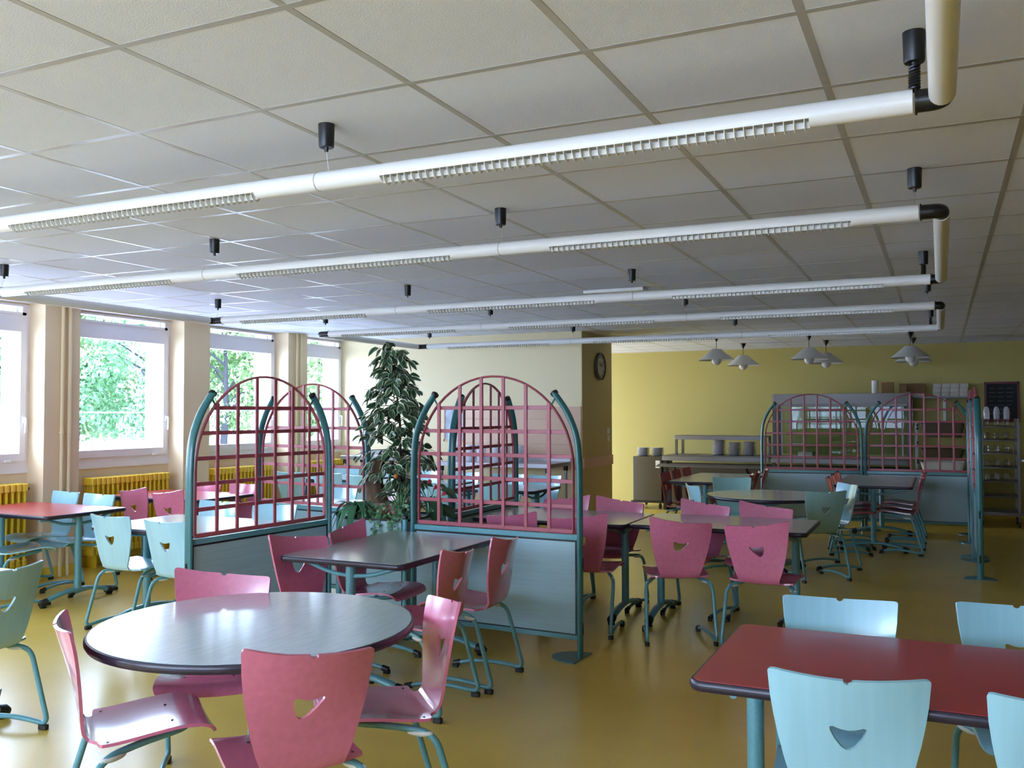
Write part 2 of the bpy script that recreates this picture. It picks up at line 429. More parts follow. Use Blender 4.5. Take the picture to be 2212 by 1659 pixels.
# rose board cladding on the near back wall, band on the clock wall
pk = MB()
z = 0.82
while z < 1.63:
    pk.bbox(-5.85, XC, YN - 0.014, YN, z, min(z + 0.158, 1.64), 0.004); z += 0.163
struct('trim_3', pk, M['rose_panel'])
struct('trim_4', MB().box(XC, XC + 0.03, YN + 0.02, YC2 + 0.01, 0.84, 0.97), M['rose_panel'], smooth=0)

# light switches on the clock wall
for k, z in enumerate((1.30, 1.20)):
    s_ = MB(); s_.bbox(XC + 0.012, XC + 0.024, 11.86, 11.94, z - 0.04, z + 0.04, 0.004)
    o = s_.build('light_switch', M['white']); tag(o, ('upper', 'lower')[k] + ' white light switch on the ochre wall under the clock', 'switch', 'switches on the clock wall')
    s_ = MB(); s_.box(XC + 0.024, XC + 0.029, 11.88, 11.92, z - 0.025, z + 0.025); s_.build('switch_rocker', M['white'], o, 0)

# clock
ck = thing('wall_clock', 'round grey wall clock hanging on the ochre wall', 'clock', (XC + 0.012, 11.52, 2.17))
c = MB(); c.lathe([(0.17, 0), (0.185, 0.01), (0.185, 0.045), (0.165, 0.05), (0.160, 0.03)], 32, axis='x', cap=False); c.build('clock_case', M['steel_matte'], ck)
c = MB(); c.lathe([(0.163, 0.02), (0.163, 0.03)], 32, axis='x'); c.build('clock_dial', M['clock_face'], ck)
c = MB()
for k in range(12):
    a = k * PI / 6; ca, sa = math.cos(a), math.sin(a)
    c.tube([(0.032, 0.125 * ca, 0.125 * sa), (0.032, 0.148 * ca, 0.148 * sa)], 0.004, 6)
c.build('hour_marks', M['black'], ck)
for nm, a, ln in (('hour_hand', 2.3, 0.075), ('minute_hand', 0.4, 0.12)):
    c = MB(); c.tube([(0.036, 0, 0), (0.036, ln * math.cos(a), ln * math.sin(a))], 0.0045, 6); c.build(nm, M['black'], ck)

# poster frame on near back wall
po = thing('framed_poster', 'framed pale blue poster left of the rose cladding on the cream wall', 'poster', (-6.0, YN, 1.4))
c = MB(); c.box(-0.14, 0.14, -0.006, 0, -0.21, 0.21); c.build('poster_sheet', mat('poster_print', (0.50, 0.55, 0.66), 0.6, noise=((9, 9, 9), 0.3, 3)), po, 0)
c = MB()
for (a, b, z0, z1) in ((-.16, .16, .21, .23), (-.16, .16, -.23, -.21), (-.16, -.14, -.23, .23), (.14, .16, -.23, .23)): c.box(a, b, -0.014, 0, z0, z1)
c.build('poster_frame', M['rose_panel'], po, 0)

# ------------------------------------------------------------------ hanging tube lights
ZT, RT = 2.40, 0.034
def light_line(Y, segs, xl, xr, canopies, label, spring=None):
    t = thing('hanging_tube_light', label, 'ceiling light', ((xl + xr) / 2, Y, ZT), 0, 'long white hanging tube lights')
    ox = (xl + xr) / 2
    b = MB(); cuts = [xl]; 
    for a, c_ in segs: cuts += [a, c_]
    cuts.append(xr)
    def arc(x0, x1, a0, a1, n):
        ring = lambda xx, r: [(xx - ox, r * math.cos(math.radians(a0 + (a1 - a0) * k / n)), r * math.sin(math.radians(a0 + (a1 - a0) * k / n))) for k in range(n + 1)]
        o_, i_ = RT, RT - 0.003
        full = abs(a1 - a0) >= 360
        if full: b.loft([ring(x0, o_)[:-1], ring(x1, o_)[:-1]])
        else:
            R0 = ring(x0, o_) + ring(x0, i_)[::-1]; R1 = ring(x1, o_) + ring(x1, i_)[::-1]
            b.loft([R0, R1])
    for k in range(len(cuts) - 1):
        if k % 2 == 0: arc(cuts[k], cuts[k + 1], 0, 360, 20)
        else: arc(cuts[k], cuts[k + 1], -28, 208, 16)
    b.build('tube_housing', M['white'], t)
    for a, c_ in segs:
        l_ = MB(); n = int((c_ - a) / 0.028)
        for k in range(n):
            xx = a + (k + 0.5) * (c_ - a) / n - ox
            pts = [(0.030, -0.014), (0.024, -0.030), (0.012, -0.042), (0, -0.046), (-0.012, -0.042), (-0.024, -0.030), (-0.030, -0.014), (0, -0.020)]
            l_.add([(xx, p, q) for p, q in pts] + [(xx + 0.002, p, q) for p, q in pts],
                   [tuple(range(8))[::-1], tuple(range(8, 16))] + [(j, (j + 1) % 8, 8 + (j + 1) % 8, 8 + j) for j in range(8)])
        l_.box(a - ox, c_ - ox, -0.002, 0.002, -0.036, -0.018)
        l_.build('louver', M['louver'], t)
        l_ = MB(); l_.tube([(a - ox + 0.02, 0, 0.002), (c_ - ox - 0.02, 0, 0.002)], 0.013, 8); l_.build('fluorescent_lamp', M['lamp_glass'], t)
    for k in range(1, len(segs)):
        xx = (segs[k - 1][1] + segs[k][0]) / 2 - ox
        j = MB(); j.lathe([(RT + 0.0012, xx - 0.002), (RT + 0.0012, xx + 0.002)], 20, axis='x'); j.build('joint_ring', M['grid'], t)
    for xc, yc in canopies:
        c = MB(); c.lathe([(0.026, -0.085), (0.028, -0.08), (0.030, 0.0)], 16, (xc - ox, yc - Y, CEIL - ZT)); c.lathe([(0.007, -0.10), (0.009, -0.085)], 8, (xc - ox, yc - Y, CEIL - ZT))
        cn = c.build('ceiling_canopy', M['black'], t)
        wx = MB(); wx.tube([(xc - ox, 0, 0.0), (xc - ox, yc - Y, CEIL - ZT - 0.09)], 0.0009, 5)
        wx.build('suspension_wire', M['steel'], cn)
        if spring is not None and abs(xc - spring) < 0.05:
            sp_ = MB(); pts = []
            for q in range(121):
                a = q * 2 * PI / 14; zz = 0.03 + (CEIL - ZT - 0.12) * q / 120
                pts.append((xc - ox + 0.012 * math.cos(a), (yc - Y) * q / 120 + 0.012 * math.sin(a), zz))
            sp_.tube(pts, 0.0042, 6); sp_.build('coiled_cable', M['black'], t)
    return t
LINES = [
 (2.70, [(-3.72, -2.335), (-1.77, -0.325)], -5.92, -0.055, [(-5.95, 2.70), (-3.95, 2.70), (-2.005, 2.68), (-0.05, 2.72)], 'nearest white tube light, running across the whole top of the frame', -0.05),
 (4.22, [(-5.66, -4.32), (-3.79, -2.335), (-1.765, -0.34)], -5.92, -0.07, [(-5.95, 4.25), (-3.95, 4.18), (-2.03, 4.18), (-0.085, 4.26)], 'second white tube light from the camera', None),
 (6.38, [(-5.70, -4.35), (-3.75, -2.31), (-1.72, -0.32)], -5.92, -0.045, [(-6.0, 6.40), (-3.95, 6.38), (-2.03, 6.38), (-0.084, 6.5)], 'third white tube light from the camera', -0.084),
 (7.98, [(-5.75, -4.37), (-3.78, -2.32), (-1.73, -0.33)], -5.92, -0.03, [(-5.97, 7.98), (-3.99, 7.98), (-2.05, 8.0), (-0.08, 7.98)], 'fourth white tube light from the camera', None),
 (10.05, [(-5.62, -4.23), (-3.66, -2.24), (-1.66, -0.28)], -5.92, -0.01, [(-5.88, 10.03), (-3.92, 10.03), (-2.03, 10.08), (-0.074, 10.1)], 'farthest white tube light, in front of the yellow wall', -0.074),
]
for L in LINES: light_line(*L[:6], spring=L[6])
def connector(p0, p1, e0, e1, label):
    # plain connecting tube between two light lines with black elbows at its ends
    t = thing('connecting_tube', label, 'ceiling tube', ((p0[0] + p1[0]) / 2, (p0[1] + p1[1]) / 2, p0[2]), 0, 'white tubes joining the hanging lights')
    o = Vector(t.location)
    b = MB(); b.tube([Vector(p0) - o, Vector(p1) - o], RT, 20); b.build('tube_housing', M['white'], t)
    for e in (e0, e1):
        if e is None: continue
        k = MB(); k.tube([Vector(q) - o for q in rounded(e, 0.05, 6)], RT - 0.003, 14)
        k.lathe([(RT + 0.003, 0), (RT + 0.003, 0.006)], 16, Vector(e[0]) - o, axis='x')
        k.build('elbow', M['black'], t)
XE = 0.018
connector((XE, -0.4, ZT), (XE, 2.655, ZT), None, [(-0.05, 2.70, ZT), (XE, 2.70, ZT), (XE, 2.62, ZT)], 'white tube coming from overhead at the top right corner')
connector((XE, 4.27, ZT), (XE, 6.33, ZT), [(-0.065, 4.22, ZT), (XE, 4.22, ZT), (XE, 4.29, ZT)], [(-0.04, 6.38, ZT), (XE, 6.38, ZT - 0.002), (XE, 6.31, ZT)], 'white tube joining the second and third lights at their right ends')
connector((XE, 8.03, ZT), (XE, 10.0, ZT), [(-0.025, 7.98, ZT), (XE, 7.98, ZT), (XE, 8.06, ZT)], [(-0.005, 10.05, ZT), (XE, 10.05, ZT), (XE, 9.98, ZT)], 'white tube joining the fourth and farthest lights at their right ends')
XW = -6.05
connector((XW, 4.27, ZT), (XW, 6.33, ZT), [(-5.925, 4.22, ZT), (XW, 4.22, ZT), (XW, 4.29, ZT)], [(-5.925, 6.38, ZT), (XW, 6.38, ZT), (XW, 6.31, ZT)], 'white tube along the windows joining the second and third lights')
connector((XW, 8.03, ZT), (XW, 10.0, ZT), [(-5.925, 7.98, ZT), (XW, 7.98, ZT), (XW, 8.06, ZT)], [(-5.925, 10.05, ZT), (XW, 10.05, ZT), (XW, 9.98, ZT)], 'white tube above the plant joining the fourth and farthest lights')
# small flat box on ceiling
o = MB().bbox(-2.75, -2.22, 7.28, 7.42, CEIL - 0.03, CEIL - 0.003, 0.006).build('ceiling_box', M['white']); tag(o, 'small flat white box fixed to the ceiling between two tube lights', 'ceiling box')

# ------------------------------------------------------------------ pendant lamps
def make_lamp():
    t = empty('pendant_lamp')
    c = MB(); c.lathe([(0.008, -0.08), (0.042, -0.012), (0.045, -0.003)], 20); c.build('ceiling_rose', M['black'], t)
    c = MB(); c.tube([(0, 0, -0.07), (0, 0, -0.20)], 0.004, 6); c.build('cord', M['black'], t)
    c = MB(); c.lathe([(0.065, -0.185), (0.075, -0.19), (0.11, -0.225), (0.245, -0.335), (0.240, -0.338), (0.105, -0.232), (0.06, -0.198)], 32, cap=False)
    c.lathe([(0.01, -0.183), (0.066, -0.185), (0.066, -0.19), (0.01, -0.19)], 24)
    c.build('lamp_shade', M['lamp_glass'], t)
    c = MB(); c.ball((0, 0, -0.34), 0.065, seg=20); c.tube([(0, 0, -0.29), (0, 0, -0.19)], 0.022, 10); c.build('globe_bulb', M['lamp_glass'], t)
    return t
lp = None
for k, (x, y, lab) in enumerate([(-2.75, 12.4, 'conical white pendant lamp at the left, the nearer of that pair'), (-2.69, 13.95, 'conical white pendant lamp at the left, the farther of that pair'),
        (-1.58, 12.73, 'conical white pendant lamp in the middle pair, the nearer one'), (-1.49, 13.9, 'conical white pendant lamp in the middle pair, the farther one'),
        (-0.34, 12.95, 'conical white pendant lamp in the right pair, the nearer one'), (-0.33, 14.0, 'conical white pendant lamp in the right pair, the farther one')]):
    if lp is None: lp = make_lamp(); o = lp
    else: o = copy_tree(lp)
    o.location = (x, y, CEIL); tag(o, lab, 'lamp', 'pendant lamps over the serving area')

# ------------------------------------------------------------------ chairs
PROF = [(0.205, 0.418), (0.198, 0.432), (0.18, 0.445), (0.14, 0.455), (0.08, 0.456), (0.0, 0.448), (-0.08, 0.438), (-0.14, 0.433), (-0.178, 0.434),
        (-0.200, 0.441), (-0.214, 0.458), (-0.221, 0.485), (-0.228, 0.53), (-0.241, 0.60), (-0.262, 0.68), (-0.286, 0.76), (-0.308, 0.832)]
SP = [0.0]
for i in range(1, len(PROF)): SP.append(SP[-1] + math.dist(PROF[i], PROF[i - 1]))
STOT = SP[-1]
SBEND = SP[9]                    # split between seat and backrest
def prof(s):
    s = max(-0.0, min(STOT + 0.05, s))
    i = 0
    while i < len(SP) - 2 and s > SP[i + 1]: i += 1
    t = (s - SP[i]) / (SP[i + 1] - SP[i])
    def cr(a, b, c, d, t):
        if t > 1: return c + (c - b) * (t - 1)
        return 0.5 * ((2 * b) + (-a + c) * t + (2 * a - 5 * b + 4 * c - d) * t * t + (-a + 3 * b - 3 * c + d) * t ** 3)
    p = [PROF[max(0, min(len(PROF) - 1, i + k))] for k in (-1, 0, 1, 2)]
    return cr(p[0][0], p[1][0], p[2][0], p[3][0], t), cr(p[0][1], p[1][1], p[2][1], p[3][1], t)
def smooth01(t): t = max(0, min(1, t)); return t * t * (3 - 2 * t)
def shell_pt(x, s, skew):
    k = smooth01((s - SBEND) / (STOT - SBEND))
    y, z = prof(s + skew * (-x / 0.21) * 0.030 * max(0, k - 0.2) * 1.25)
    y += 1.0 * x * x * k
    z += 0.35 * x * x * (1 - smooth01(s / 0.2)) * 0 + 0.30 * x * x * (1 - k)
    return Vector((x, y, z))
def interp(tab, s):
    for i in range(len(tab) - 1):
        if s <= tab[i + 1][0]:
            t = (s - tab[i][0]) / max(1e-6, tab[i + 1][0] - tab[i][0]); return tab[i][1] + (tab[i + 1][1] - tab[i][1]) * max(0, t)
    return tab[-1][1]
def inside(poly, x, y):
    c = False; n = len(poly)
    for i in range(n):
        x1, y1 = poly[i]; x2, y2 = poly[(i + 1) % n]
        if (y1 > y) != (y2 > y) and x < (x2 - x1) * (y - y1) / (y2 - y1) + x1: c = not c
    return c
HW_SEAT = [(0, 0.172), (0.012, 0.188), (0.035, 0.198), (0.12, 0.203), (0.25, 0.208), (SBEND - 0.055, 0.210), (SBEND - 0.04, 0.209), (SBEND - 0.033, 0.202), (SBEND - 0.030, 0.190),
           (SBEND - 0.028, 0.165), (SBEND - 0.026, 0.150), (SBEND - 0.018, 0.138), (SBEND, 0.132)]
LB = STOT - SBEND
HW_BACK = [(SBEND, 0.132), (SBEND + 0.03, 0.136), (SBEND + LB * 0.2, 0.155), (SBEND + LB * 0.35, 0.172), (SBEND + LB * 0.5, 0.186), (SBEND + LB * 0.65, 0.197), (SBEND + LB * 0.8, 0.205), (STOT - 0.014, 0.210), (STOT - 0.006, 0.2085), (STOT - 0.002, 0.204)]
def shell_mesh(which, skew, name):
    tab = HW_SEAT if which == 'seat' else HW_BACK
    R_ = []
    ss = [t[0] for t in tab]
    dense = []
    for i in range(len(ss) - 1):
        n = max(1, int((ss[i + 1] - ss[i]) / 0.025))
        dense += [ss[i] + (ss[i + 1] - ss[i]) * k / n for k in range(n)]
    dense.append(ss[-1])
    right = [(interp(tab, s), s) for s in dense]; left = [(-x, s) for x, s in right][::-1]
    if which == 'seat':
        fr = [(x, -0.0) for x in (-0.12, -0.06, 0, 0.06, 0.12)]
        bk = [(x, SBEND) for x in (0.09, 0.045, 0, -0.045, -0.09)]
        outer = fr + right + bk + left
        hole = None
    else:
        topc = []
        for x in (0.195, 0.16, 0.12, 0.08, 0.045, 0.022):
            topc.append((x, STOT - 0.0145 * (1 - (x / 0.2) ** 2)))
        notch = [(0.012, STOT - 0.015), (0.0105, STOT - 0.022), (0.0, STOT - 0.027), (-0.0105, STOT - 0.022), (-0.012, STOT - 0.015)]
        bt = [(x, SBEND) for x in (-0.09, -0.045, 0, 0.045, 0.09)]
        outer = bt + right + topc + notch + [(-x, s) for x, s in topc][::-1] + left
        hs = STOT - 0.185; sh = skew * 0.010
        hole = []
        T = [(-0.048, 0.030), (-0.040, 0.033), (-0.020, 0.026), (0.0, 0.023), (0.020, 0.026), (0.040, 0.033), (0.048, 0.030), (0.047, 0.020), (0.036, -0.004), (0.018, -0.028), (0.006, -0.036), (-0.006, -0.036), (-0.018, -0.028), (-0.036, -0.004), (-0.047, 0.020)]
        for x, q in T: hole.append((x - sh * (0.03 - q) / 0.03, hs + q))
    pts = [Vector(p) for p in outer]; ed = [(i, (i + 1) % len(outer)) for i in range(len(outer))]
    if hole:
        b = len(pts); pts += [Vector(p) for p in hole]; ed += [(b + i, b + (i + 1) % len(hole)) for i in range(len(hole))]
    s0, s1 = (0, SBEND) if which == 'seat' else (SBEND, STOT)
    s = s0 + 0.015
    while s < s1 - 0.012:
        for k in range(-8, 9):
            x = k * 0.0255
            if inside(outer, x, s) and abs(x) < interp(tab, s) - 0.008 and not (hole and (inside(hole, x, s) or min(math.dist(h, (x, s)) for h in hole) < 0.007)) and (which == 'seat' or min(math.dist(h, (x, s)) for h in outer) > 0.007):
                pts.append(Vector((x, s)))
        s += 0.0175
    V, E_, F, *_ = delaunay_2d_cdt(pts, ed, [], 0, 1e-5)
    F = [f for f in F if (lambda c: inside(outer, *c) and not (hole and inside(hole, *c)))((sum(V[i].x for i in f) / 3, sum(V[i].y for i in f) / 3))]
    n = len(V); mb = MB(); th = 0.0055
    top = []; bot = []
    for v in V:
        p = shell_pt(v.x, v.y, skew)
        e = 0.004
        du = shell_pt(v.x + e, v.y, skew) - shell_pt(v.x - e, v.y, skew); a_ = max(0.0, v.y - e); b_ = min(STOT, v.y + e)
        dv = shell_pt(v.x, b_, skew) - shell_pt(v.x, a_, skew)
        nn = unit(du.cross(dv))
        top.append(p + nn * th); bot.append(p - nn * th)
    mb.v = top + bot
    cnt = {}
    for f in F:
        mb.face(f); mb.face([i + n for i in f][::-1])
        for i in range(3):
            a, b = f[i], f[(i + 1) % 3]; cnt.setdefault((min(a, b), max(a, b)), []).append((a, b))
    for k_, l_ in cnt.items():
        if len(l_) == 1:
            a, b = l_[0]
            if abs(V[a].y - SBEND) < 1e-4 and abs(V[b].y - SBEND) < 1e-4: continue
            mb.face((b, a, a + n, b + n))
    return mb

def make_chair(shell_mat, frame_mat, skew):
    t = empty('dining_chair')
    shell_mesh('seat', skew, 'seat').build('seat', M[shell_mat], t, 40)
    shell_mesh('back', skew, 'backrest').build('backrest', M[shell_mat], t, 40)
    for sx_ in (-1, 1):
        path = rounded([(0, 0.135, 0.426), (sx_ * 0.09, 0.12, 0.430), (sx_ * 0.150, -0.06, 0.414), (sx_ * 0.224, -0.175, 0.402), (sx_ * 0.232, -0.285, 0.026),
                        (sx_ * 0.215, -0.12, 0.052), (sx_ * 0.200, 0.03, 0.050), (sx_ * 0.190, 0.15, 0.024)], [0.04, 0.08, 0.075, 0.05, 0.08, 0.08], 7)
        lg = MB().tube(path, 0.0125, 10).build('leg', M[frame_mat], t, 60)
        MB().bbox(sx_ * 0.229 - 0.014, sx_ * 0.229 + 0.014, -0.285, -0.235, 0.0, 0.026, 0.008).build('heel_pad', M['black_rubber'], lg)
        c = MB(); c.tube([(sx_ * 0.193, 0.115, 0.032), (sx_ * 0.190, 0.155, 0.022)], 0.0175, 10); c.bbox(sx_ * 0.191 - 0.015, sx_ * 0.191 + 0.015, 0.125, 0.165, 0.0, 0.022, 0.007)
        c.build('end_cap', M['black_rubber'], lg)
        p = MB(); p.ball((0, 0, 0), 0.015, 0.050, 0.012)
        mt_ = Matrix.Translation((sx_ * 0.196, -0.128, 0.398)) @ Matrix.Rotation(sx_ * 0.55, 4, 'Z')
        p.v = [mt_ @ v for v in p.v]; p.build('seat_spacer', M['white_pad'], t)
        for yy, xx in ((-0.145, 0.183), (0.07, 0.098)):
            q = MB(); q.lathe([(0.004, -0.001), (0.005, 0.0015)], 8, (sx_ * xx, yy, shell_pt(sx_ * xx, SP[7] if yy < 0 else SP[4], 0).z + 0.006)); q.build('screw', M['black'], t)
    return t
PROTO = {}
def chair(x, y, deg, kind, skew, label, group, frame='teal'):
    key = (kind, skew, frame)
    if key not in PROTO:
        PROTO[key] = make_chair(kind, frame, skew); o = PROTO[key]; KIDS[o.name] = kids(o)
    else: o = copy_tree(PROTO[key])
    o.location = (x, y, 0); o.rotation_euler = (0, 0, math.radians(deg))
    tag(o, label, 'chair', group); return o

GR = 'pink chairs round the near round table'
chair(-1.97, 2.42, 56, 'pink', 1, 'pink chair seen from behind in the foreground, facing the round table', GR)
chair(-2.60, 2.44, -37, 'pink', 0, 'pink chair seen side on at the left of the round table, its glossy seat showing', GR)
chair(-2.79, 2.96, -146, 'pink', -1, 'pink chair on the far side of the round table, its back rising over the edge', GR)
chair(-1.94, 2.91, 134, 'pink', 1, 'pink chair at the right end of the round table, seat turned to the table', GR)
GR = 'pink chairs at the grey table by the lattice screens'
chair(-3.165, 4.27, -102, 'pink', -1, 'pink chair at the near left corner of the grey rectangular table', GR)
chair(-3.16, 4.82, -88, 'pink', 1, 'pink chair at the left side of the grey table, nearer the planter', GR)
chair(-2.57, 4.22, 93, 'pink', 1, 'pink chair at the right side of the grey table, the nearer of the two', GR)
chair(-2.55, 4.75, 93, 'pink', 1, 'pink chair at the right side of the grey table, next to the blue panel', GR)
GR = 'pink chairs round the two joined brown tables'
chair(-1.69, 6.24, 25, 'pink', 1, 'pink chair seen from behind, left of the two before the brown table', GR)
chair(-1.06, 6.27, -6, 'pink', -1, 'pink chair seen from behind, right of the two before the brown table', GR)
chair(-1.74, 6.97, 172, 'pink', -1, 'pink chair behind the right brown table, the left of that pair', GR)
chair(-1.25, 6.97, 176, 'pink', -1, 'pink chair behind the right brown table, the right of that pair', GR)
chair(-2.30, 6.22, 2, 'pink', -1, 'pink chair just right of the green screen post, at the left brown table', GR)
chair(-2.76, 6.15, -4, 'pink', -1, 'pink chair seen through the lower right lattice squares', GR)
chair(-2.88, 6.95, 180, 'pink', 1, 'pink chair behind the left brown table, partly behind the screen post', GR)
chair(-2.41, 6.95, 180, 'pink', -1, 'pink chair behind the left brown table, just right of the post', GR)
GR = 'pale chairs round the far round table'
chair(-2.03, 9.17, -58, 'blue', 0, 'pale blue chair at the left of the far round table', GR)
chair(-2.05, 9.95, -168, 'green_ply', 0, 'dark sea green chair behind the far round table', GR)
chair(-1.12, 9.00, 38, 'green_ply', 0, 'sea green chair seen from behind at the right of the far round table', GR)
chair(-1.08, 9.62, 122, 'blue', 0, 'pale blue chair right of the far round table, its front catching the light', GR)
GR = 'red chairs along the long brown table by the serving counter'
for k, yy in enumerate((10.72, 11.2, 11.72)):
    chair(-2.75, yy, -90, 'red_ply', 0, ('nearest', 'middle', 'farthest')[k] + ' dark red chair on the left side of the brown table by the counter', GR)
for k, yy in enumerate((10.78, 11.2, 11.75)):
    chair(-2.27, yy, 96, 'red_ply', 0, ('nearest', 'middle', 'farthest')[k] + ' dark red chair on the right side of the brown table by the counter', GR)
GR = 'red chairs along the brown table by the back screens'
for k, yy in enumerate((10.70, 11.2, 11.7)):
    chair(-0.86, yy, -82, 'red_ply', 0, ('nearest', 'middle', 'farthest')[k] + ' dark red chair left of the brown table before the back screens', GR)
for k, yy in enumerate((11.0, 11.55, 12.1)):
    chair(-0.46, yy, 88, 'red_ply', 0, ('nearest', 'middle', 'farthest')[k] + ' dark red chair right of the brown table before the back screens', GR)
GR = 'pale blue chairs at the red table in the right foreground'
chair(-0.34, 3.48, 185, 'blue', 0, 'pale blue chair behind the foreground red table, the left of the two', GR)
chair(0.28, 3.62, 186, 'blue', 0, 'pale blue chair behind the foreground red table, cut by the right edge', GR)
chair(-0.275, 2.945, 7, 'blue', 0, 'large pale blue chair with a smile cut-out before the foreground red table', GR)
chair(0.275, 2.94, 7, 'blue', 0, 'pale blue chair in the lower right corner, mostly outside the frame', GR)
GR = 'pale blue chairs round the left red table'
chair(-7.36, 5.62, 172, 'blue', 0, 'pale blue chair behind the left red table, nearer the first radiator', GR)
chair(-6.84, 5.56, 176, 'blue', 0, 'pale blue chair behind the left red table, before the pillar pipes', GR)
chair(-6.80, 5.05, -20, 'blue', 0, 'pale blue chair cut by the left edge, tucked to the red table', GR)
GR = 'pale blue chairs at the lower left edge'
chair(-4.24, 2.85, 97, 'blue', 0, 'blue green chair back cut by the left edge, its black footed leg showing', GR)
chair(-2.47, 1.36, 100, 'blue', 0, 'blue chair of which only one back corner shows in the lower left corner', GR)
GR = 'pale blue chairs round the pale table by the left screen'
chair(-5.32, 4.91, -4, 'blue', 0, 'pale blue chair seen from behind, the left of the pair at the pale table', GR)
chair(-4.71, 4.83, -4, 'blue', 0, 'pale blue chair seen from behind, next to the left screen post', GR)
chair(-5.37, 5.50, 180, 'blue', 0, 'pale blue chair behind the pale table, just right of the screen post', GR)
chair(-4.76, 5.48, 184, 'blue', 0, 'pale blue chair behind the pale table, seen through the lowest lattice row', GR)
GR = 'pink chairs round the red table by the radiator'
chair(-6.93, 6.58, -6, 'pink', -1, 'dark pink chair seen from behind, the left of the pair before the radiator', GR)
chair(-6.43, 6.51, -3, 'pink', -1, 'dark pink chair seen from behind, the right of the pair before the radiator', GR)
chair(-6.99, 7.04, 176, 'pink', 0, 'bright pink chair behind the far red table, beside the screen post', GR)
chair(-6.46, 7.03, 178, 'pink', 0, 'bright pink chair behind the far red table, inside the lattice', GR)
GR = 'chairs at the tables behind the planter'
chair(-5.38, 7.18, 180, 'blue', 0, 'grey blue chair seen through both left lattices, nearer than the radiator', GR)
chair(-4.92, 7.16, 172, 'red_ply', 0, 'dark red chair between the left screen post and the strap leaves', GR)
chair(-7.28, 9.26, 8, 'blue', 0, 'pale blue chair before the last radiator, seen through the lattices', GR)
chair(-6.68, 9.24, 0, 'blue', 0, 'pale blue chair just right of the left screen post, back to the camera', GR)
chair(-7.3, 10.0, 182, 'blue', 0, 'light chair facing the camera behind the farthest left table', GR)
chair(-6.75, 9.98, 178, 'blue', 0, 'light chair facing the camera left of the plant stump', GR)
chair(-6.10, 9.10, -6, 'blue', 0, 'pale chair back just left of the plant stump', GR)
chair(-5.86, 9.62, 178, 'blue', 0, 'pale chair behind the foliage, facing the camera', GR)
chair(-5.28, 9.58, 176, 'blue', 0, 'pale chair right of the foliage, facing the camera', GR)
chair(-4.70, 8.50, -6, 'blue', 0, 'tall pale green blue chair back seen in the second right lattice column', GR)
chair(-4.62, 9.45, 178, 'blue', 0, 'pale blue chair seen in the right lattice under the jugs, left one', GR)
chair(-4.15, 9.42, 176, 'blue', 0, 'pale blue chair seen in the right lattice under the jugs, right one', GR)
chair(-4.10, 8.55, 6, 'blue', 0, 'pale blue chair at the small table, right of the tall chair back', GR)

# ------------------------------------------------------------------ tables
def rr_poly(hx, hy, r, n=6):
    out = []
    for cx, cy_, a0 in ((hx - r, hy - r, 0), (-hx + r, hy - r, 90), (-hx + r, -hy + r, 180), (hx - r, -hy + r, 270)):
        for k in range(n + 1):
            a = math.radians(a0 + 90 * k / n); out.append((cx + r * math.cos(a), cy_ + r * math.sin(a)))
    return out
ZTAB = 0.74
def table_top(poly, root, topm, scale=0.012):
    def sc(d): 
        out = []
        n = len(poly)
        for i in range(n):
            a = Vector(poly[i - 1]); b = Vector(poly[i]); c = Vector(poly[(i + 1) % n])
            t = unit(Vector((c.x - a.x, c.y - a.y, 0))); out.append((b.x - t.y * d * -1 * -1, b.y + t.x * d))
        return out
    # sc(d) moves inward by d for counter-clockwise outlines
    e = MB(); rings = []
    for d, z in ((0.014, ZTAB - 0.001), (0.005, ZTAB - 0.002), (0.0, ZTAB - 0.010), (0.0, ZTAB - 0.022), (0.006, ZTAB - 0.032), (0.016, ZTAB - 0.034)):
        rings.append([(x, y, z) for x, y in sc(d)])
    e.loft(rings, 0, True); e.build('edge_band', M['edge'], root, 40)
    t = MB(); t.loft([[(x, y, ZTAB - 0.004) for x, y in sc(0.0125)], [(x, y, ZTAB) for x, y in sc(0.0125)]])
    t.build('tabletop', M[topm], root, 30)
def foot(root, c, axis, L, n=9, rr=0.021):
    pts = []
    for k in range(n):
        u = -1 + 2 * k / (n - 1); z = 0.036 + 0.062 * (1 - u * u)
        pts.append((c[0] + axis[0] * u * L / 2, c[1] + axis[1] * u * L / 2, z))
    f = MB().tube(pts, rr, 12, flat=(0.028, 0.019)).build('foot', M['teal'], root, 60)
    for s in (-1, 1):
        p1 = Vector((c[0] + axis[0] * s * L / 2, c[1] + axis[1] * s * L / 2, 0.034)); p0 = p1 - Vector((axis[0], axis[1], 0)) * s * 0.045 + Vector((0, 0, 0.012))
        k = MB(); k.tube([p0, p1, p1 + Vector((axis[0], axis[1], 0)) * s * 0.02 + Vector((0, 0, -0.008))], [0.029, 0.031, 0.020], 12)
        k.lathe([(0.026, 0.0), (0.028, 0.008), (0.012, 0.014), (0.012, 0.03)], 14, (p1.x - axis[0] * s * 0.012, p1.y - axis[1] * s * 0.012, 0))
        k.build('end_cap', M['black_rubber'], f)
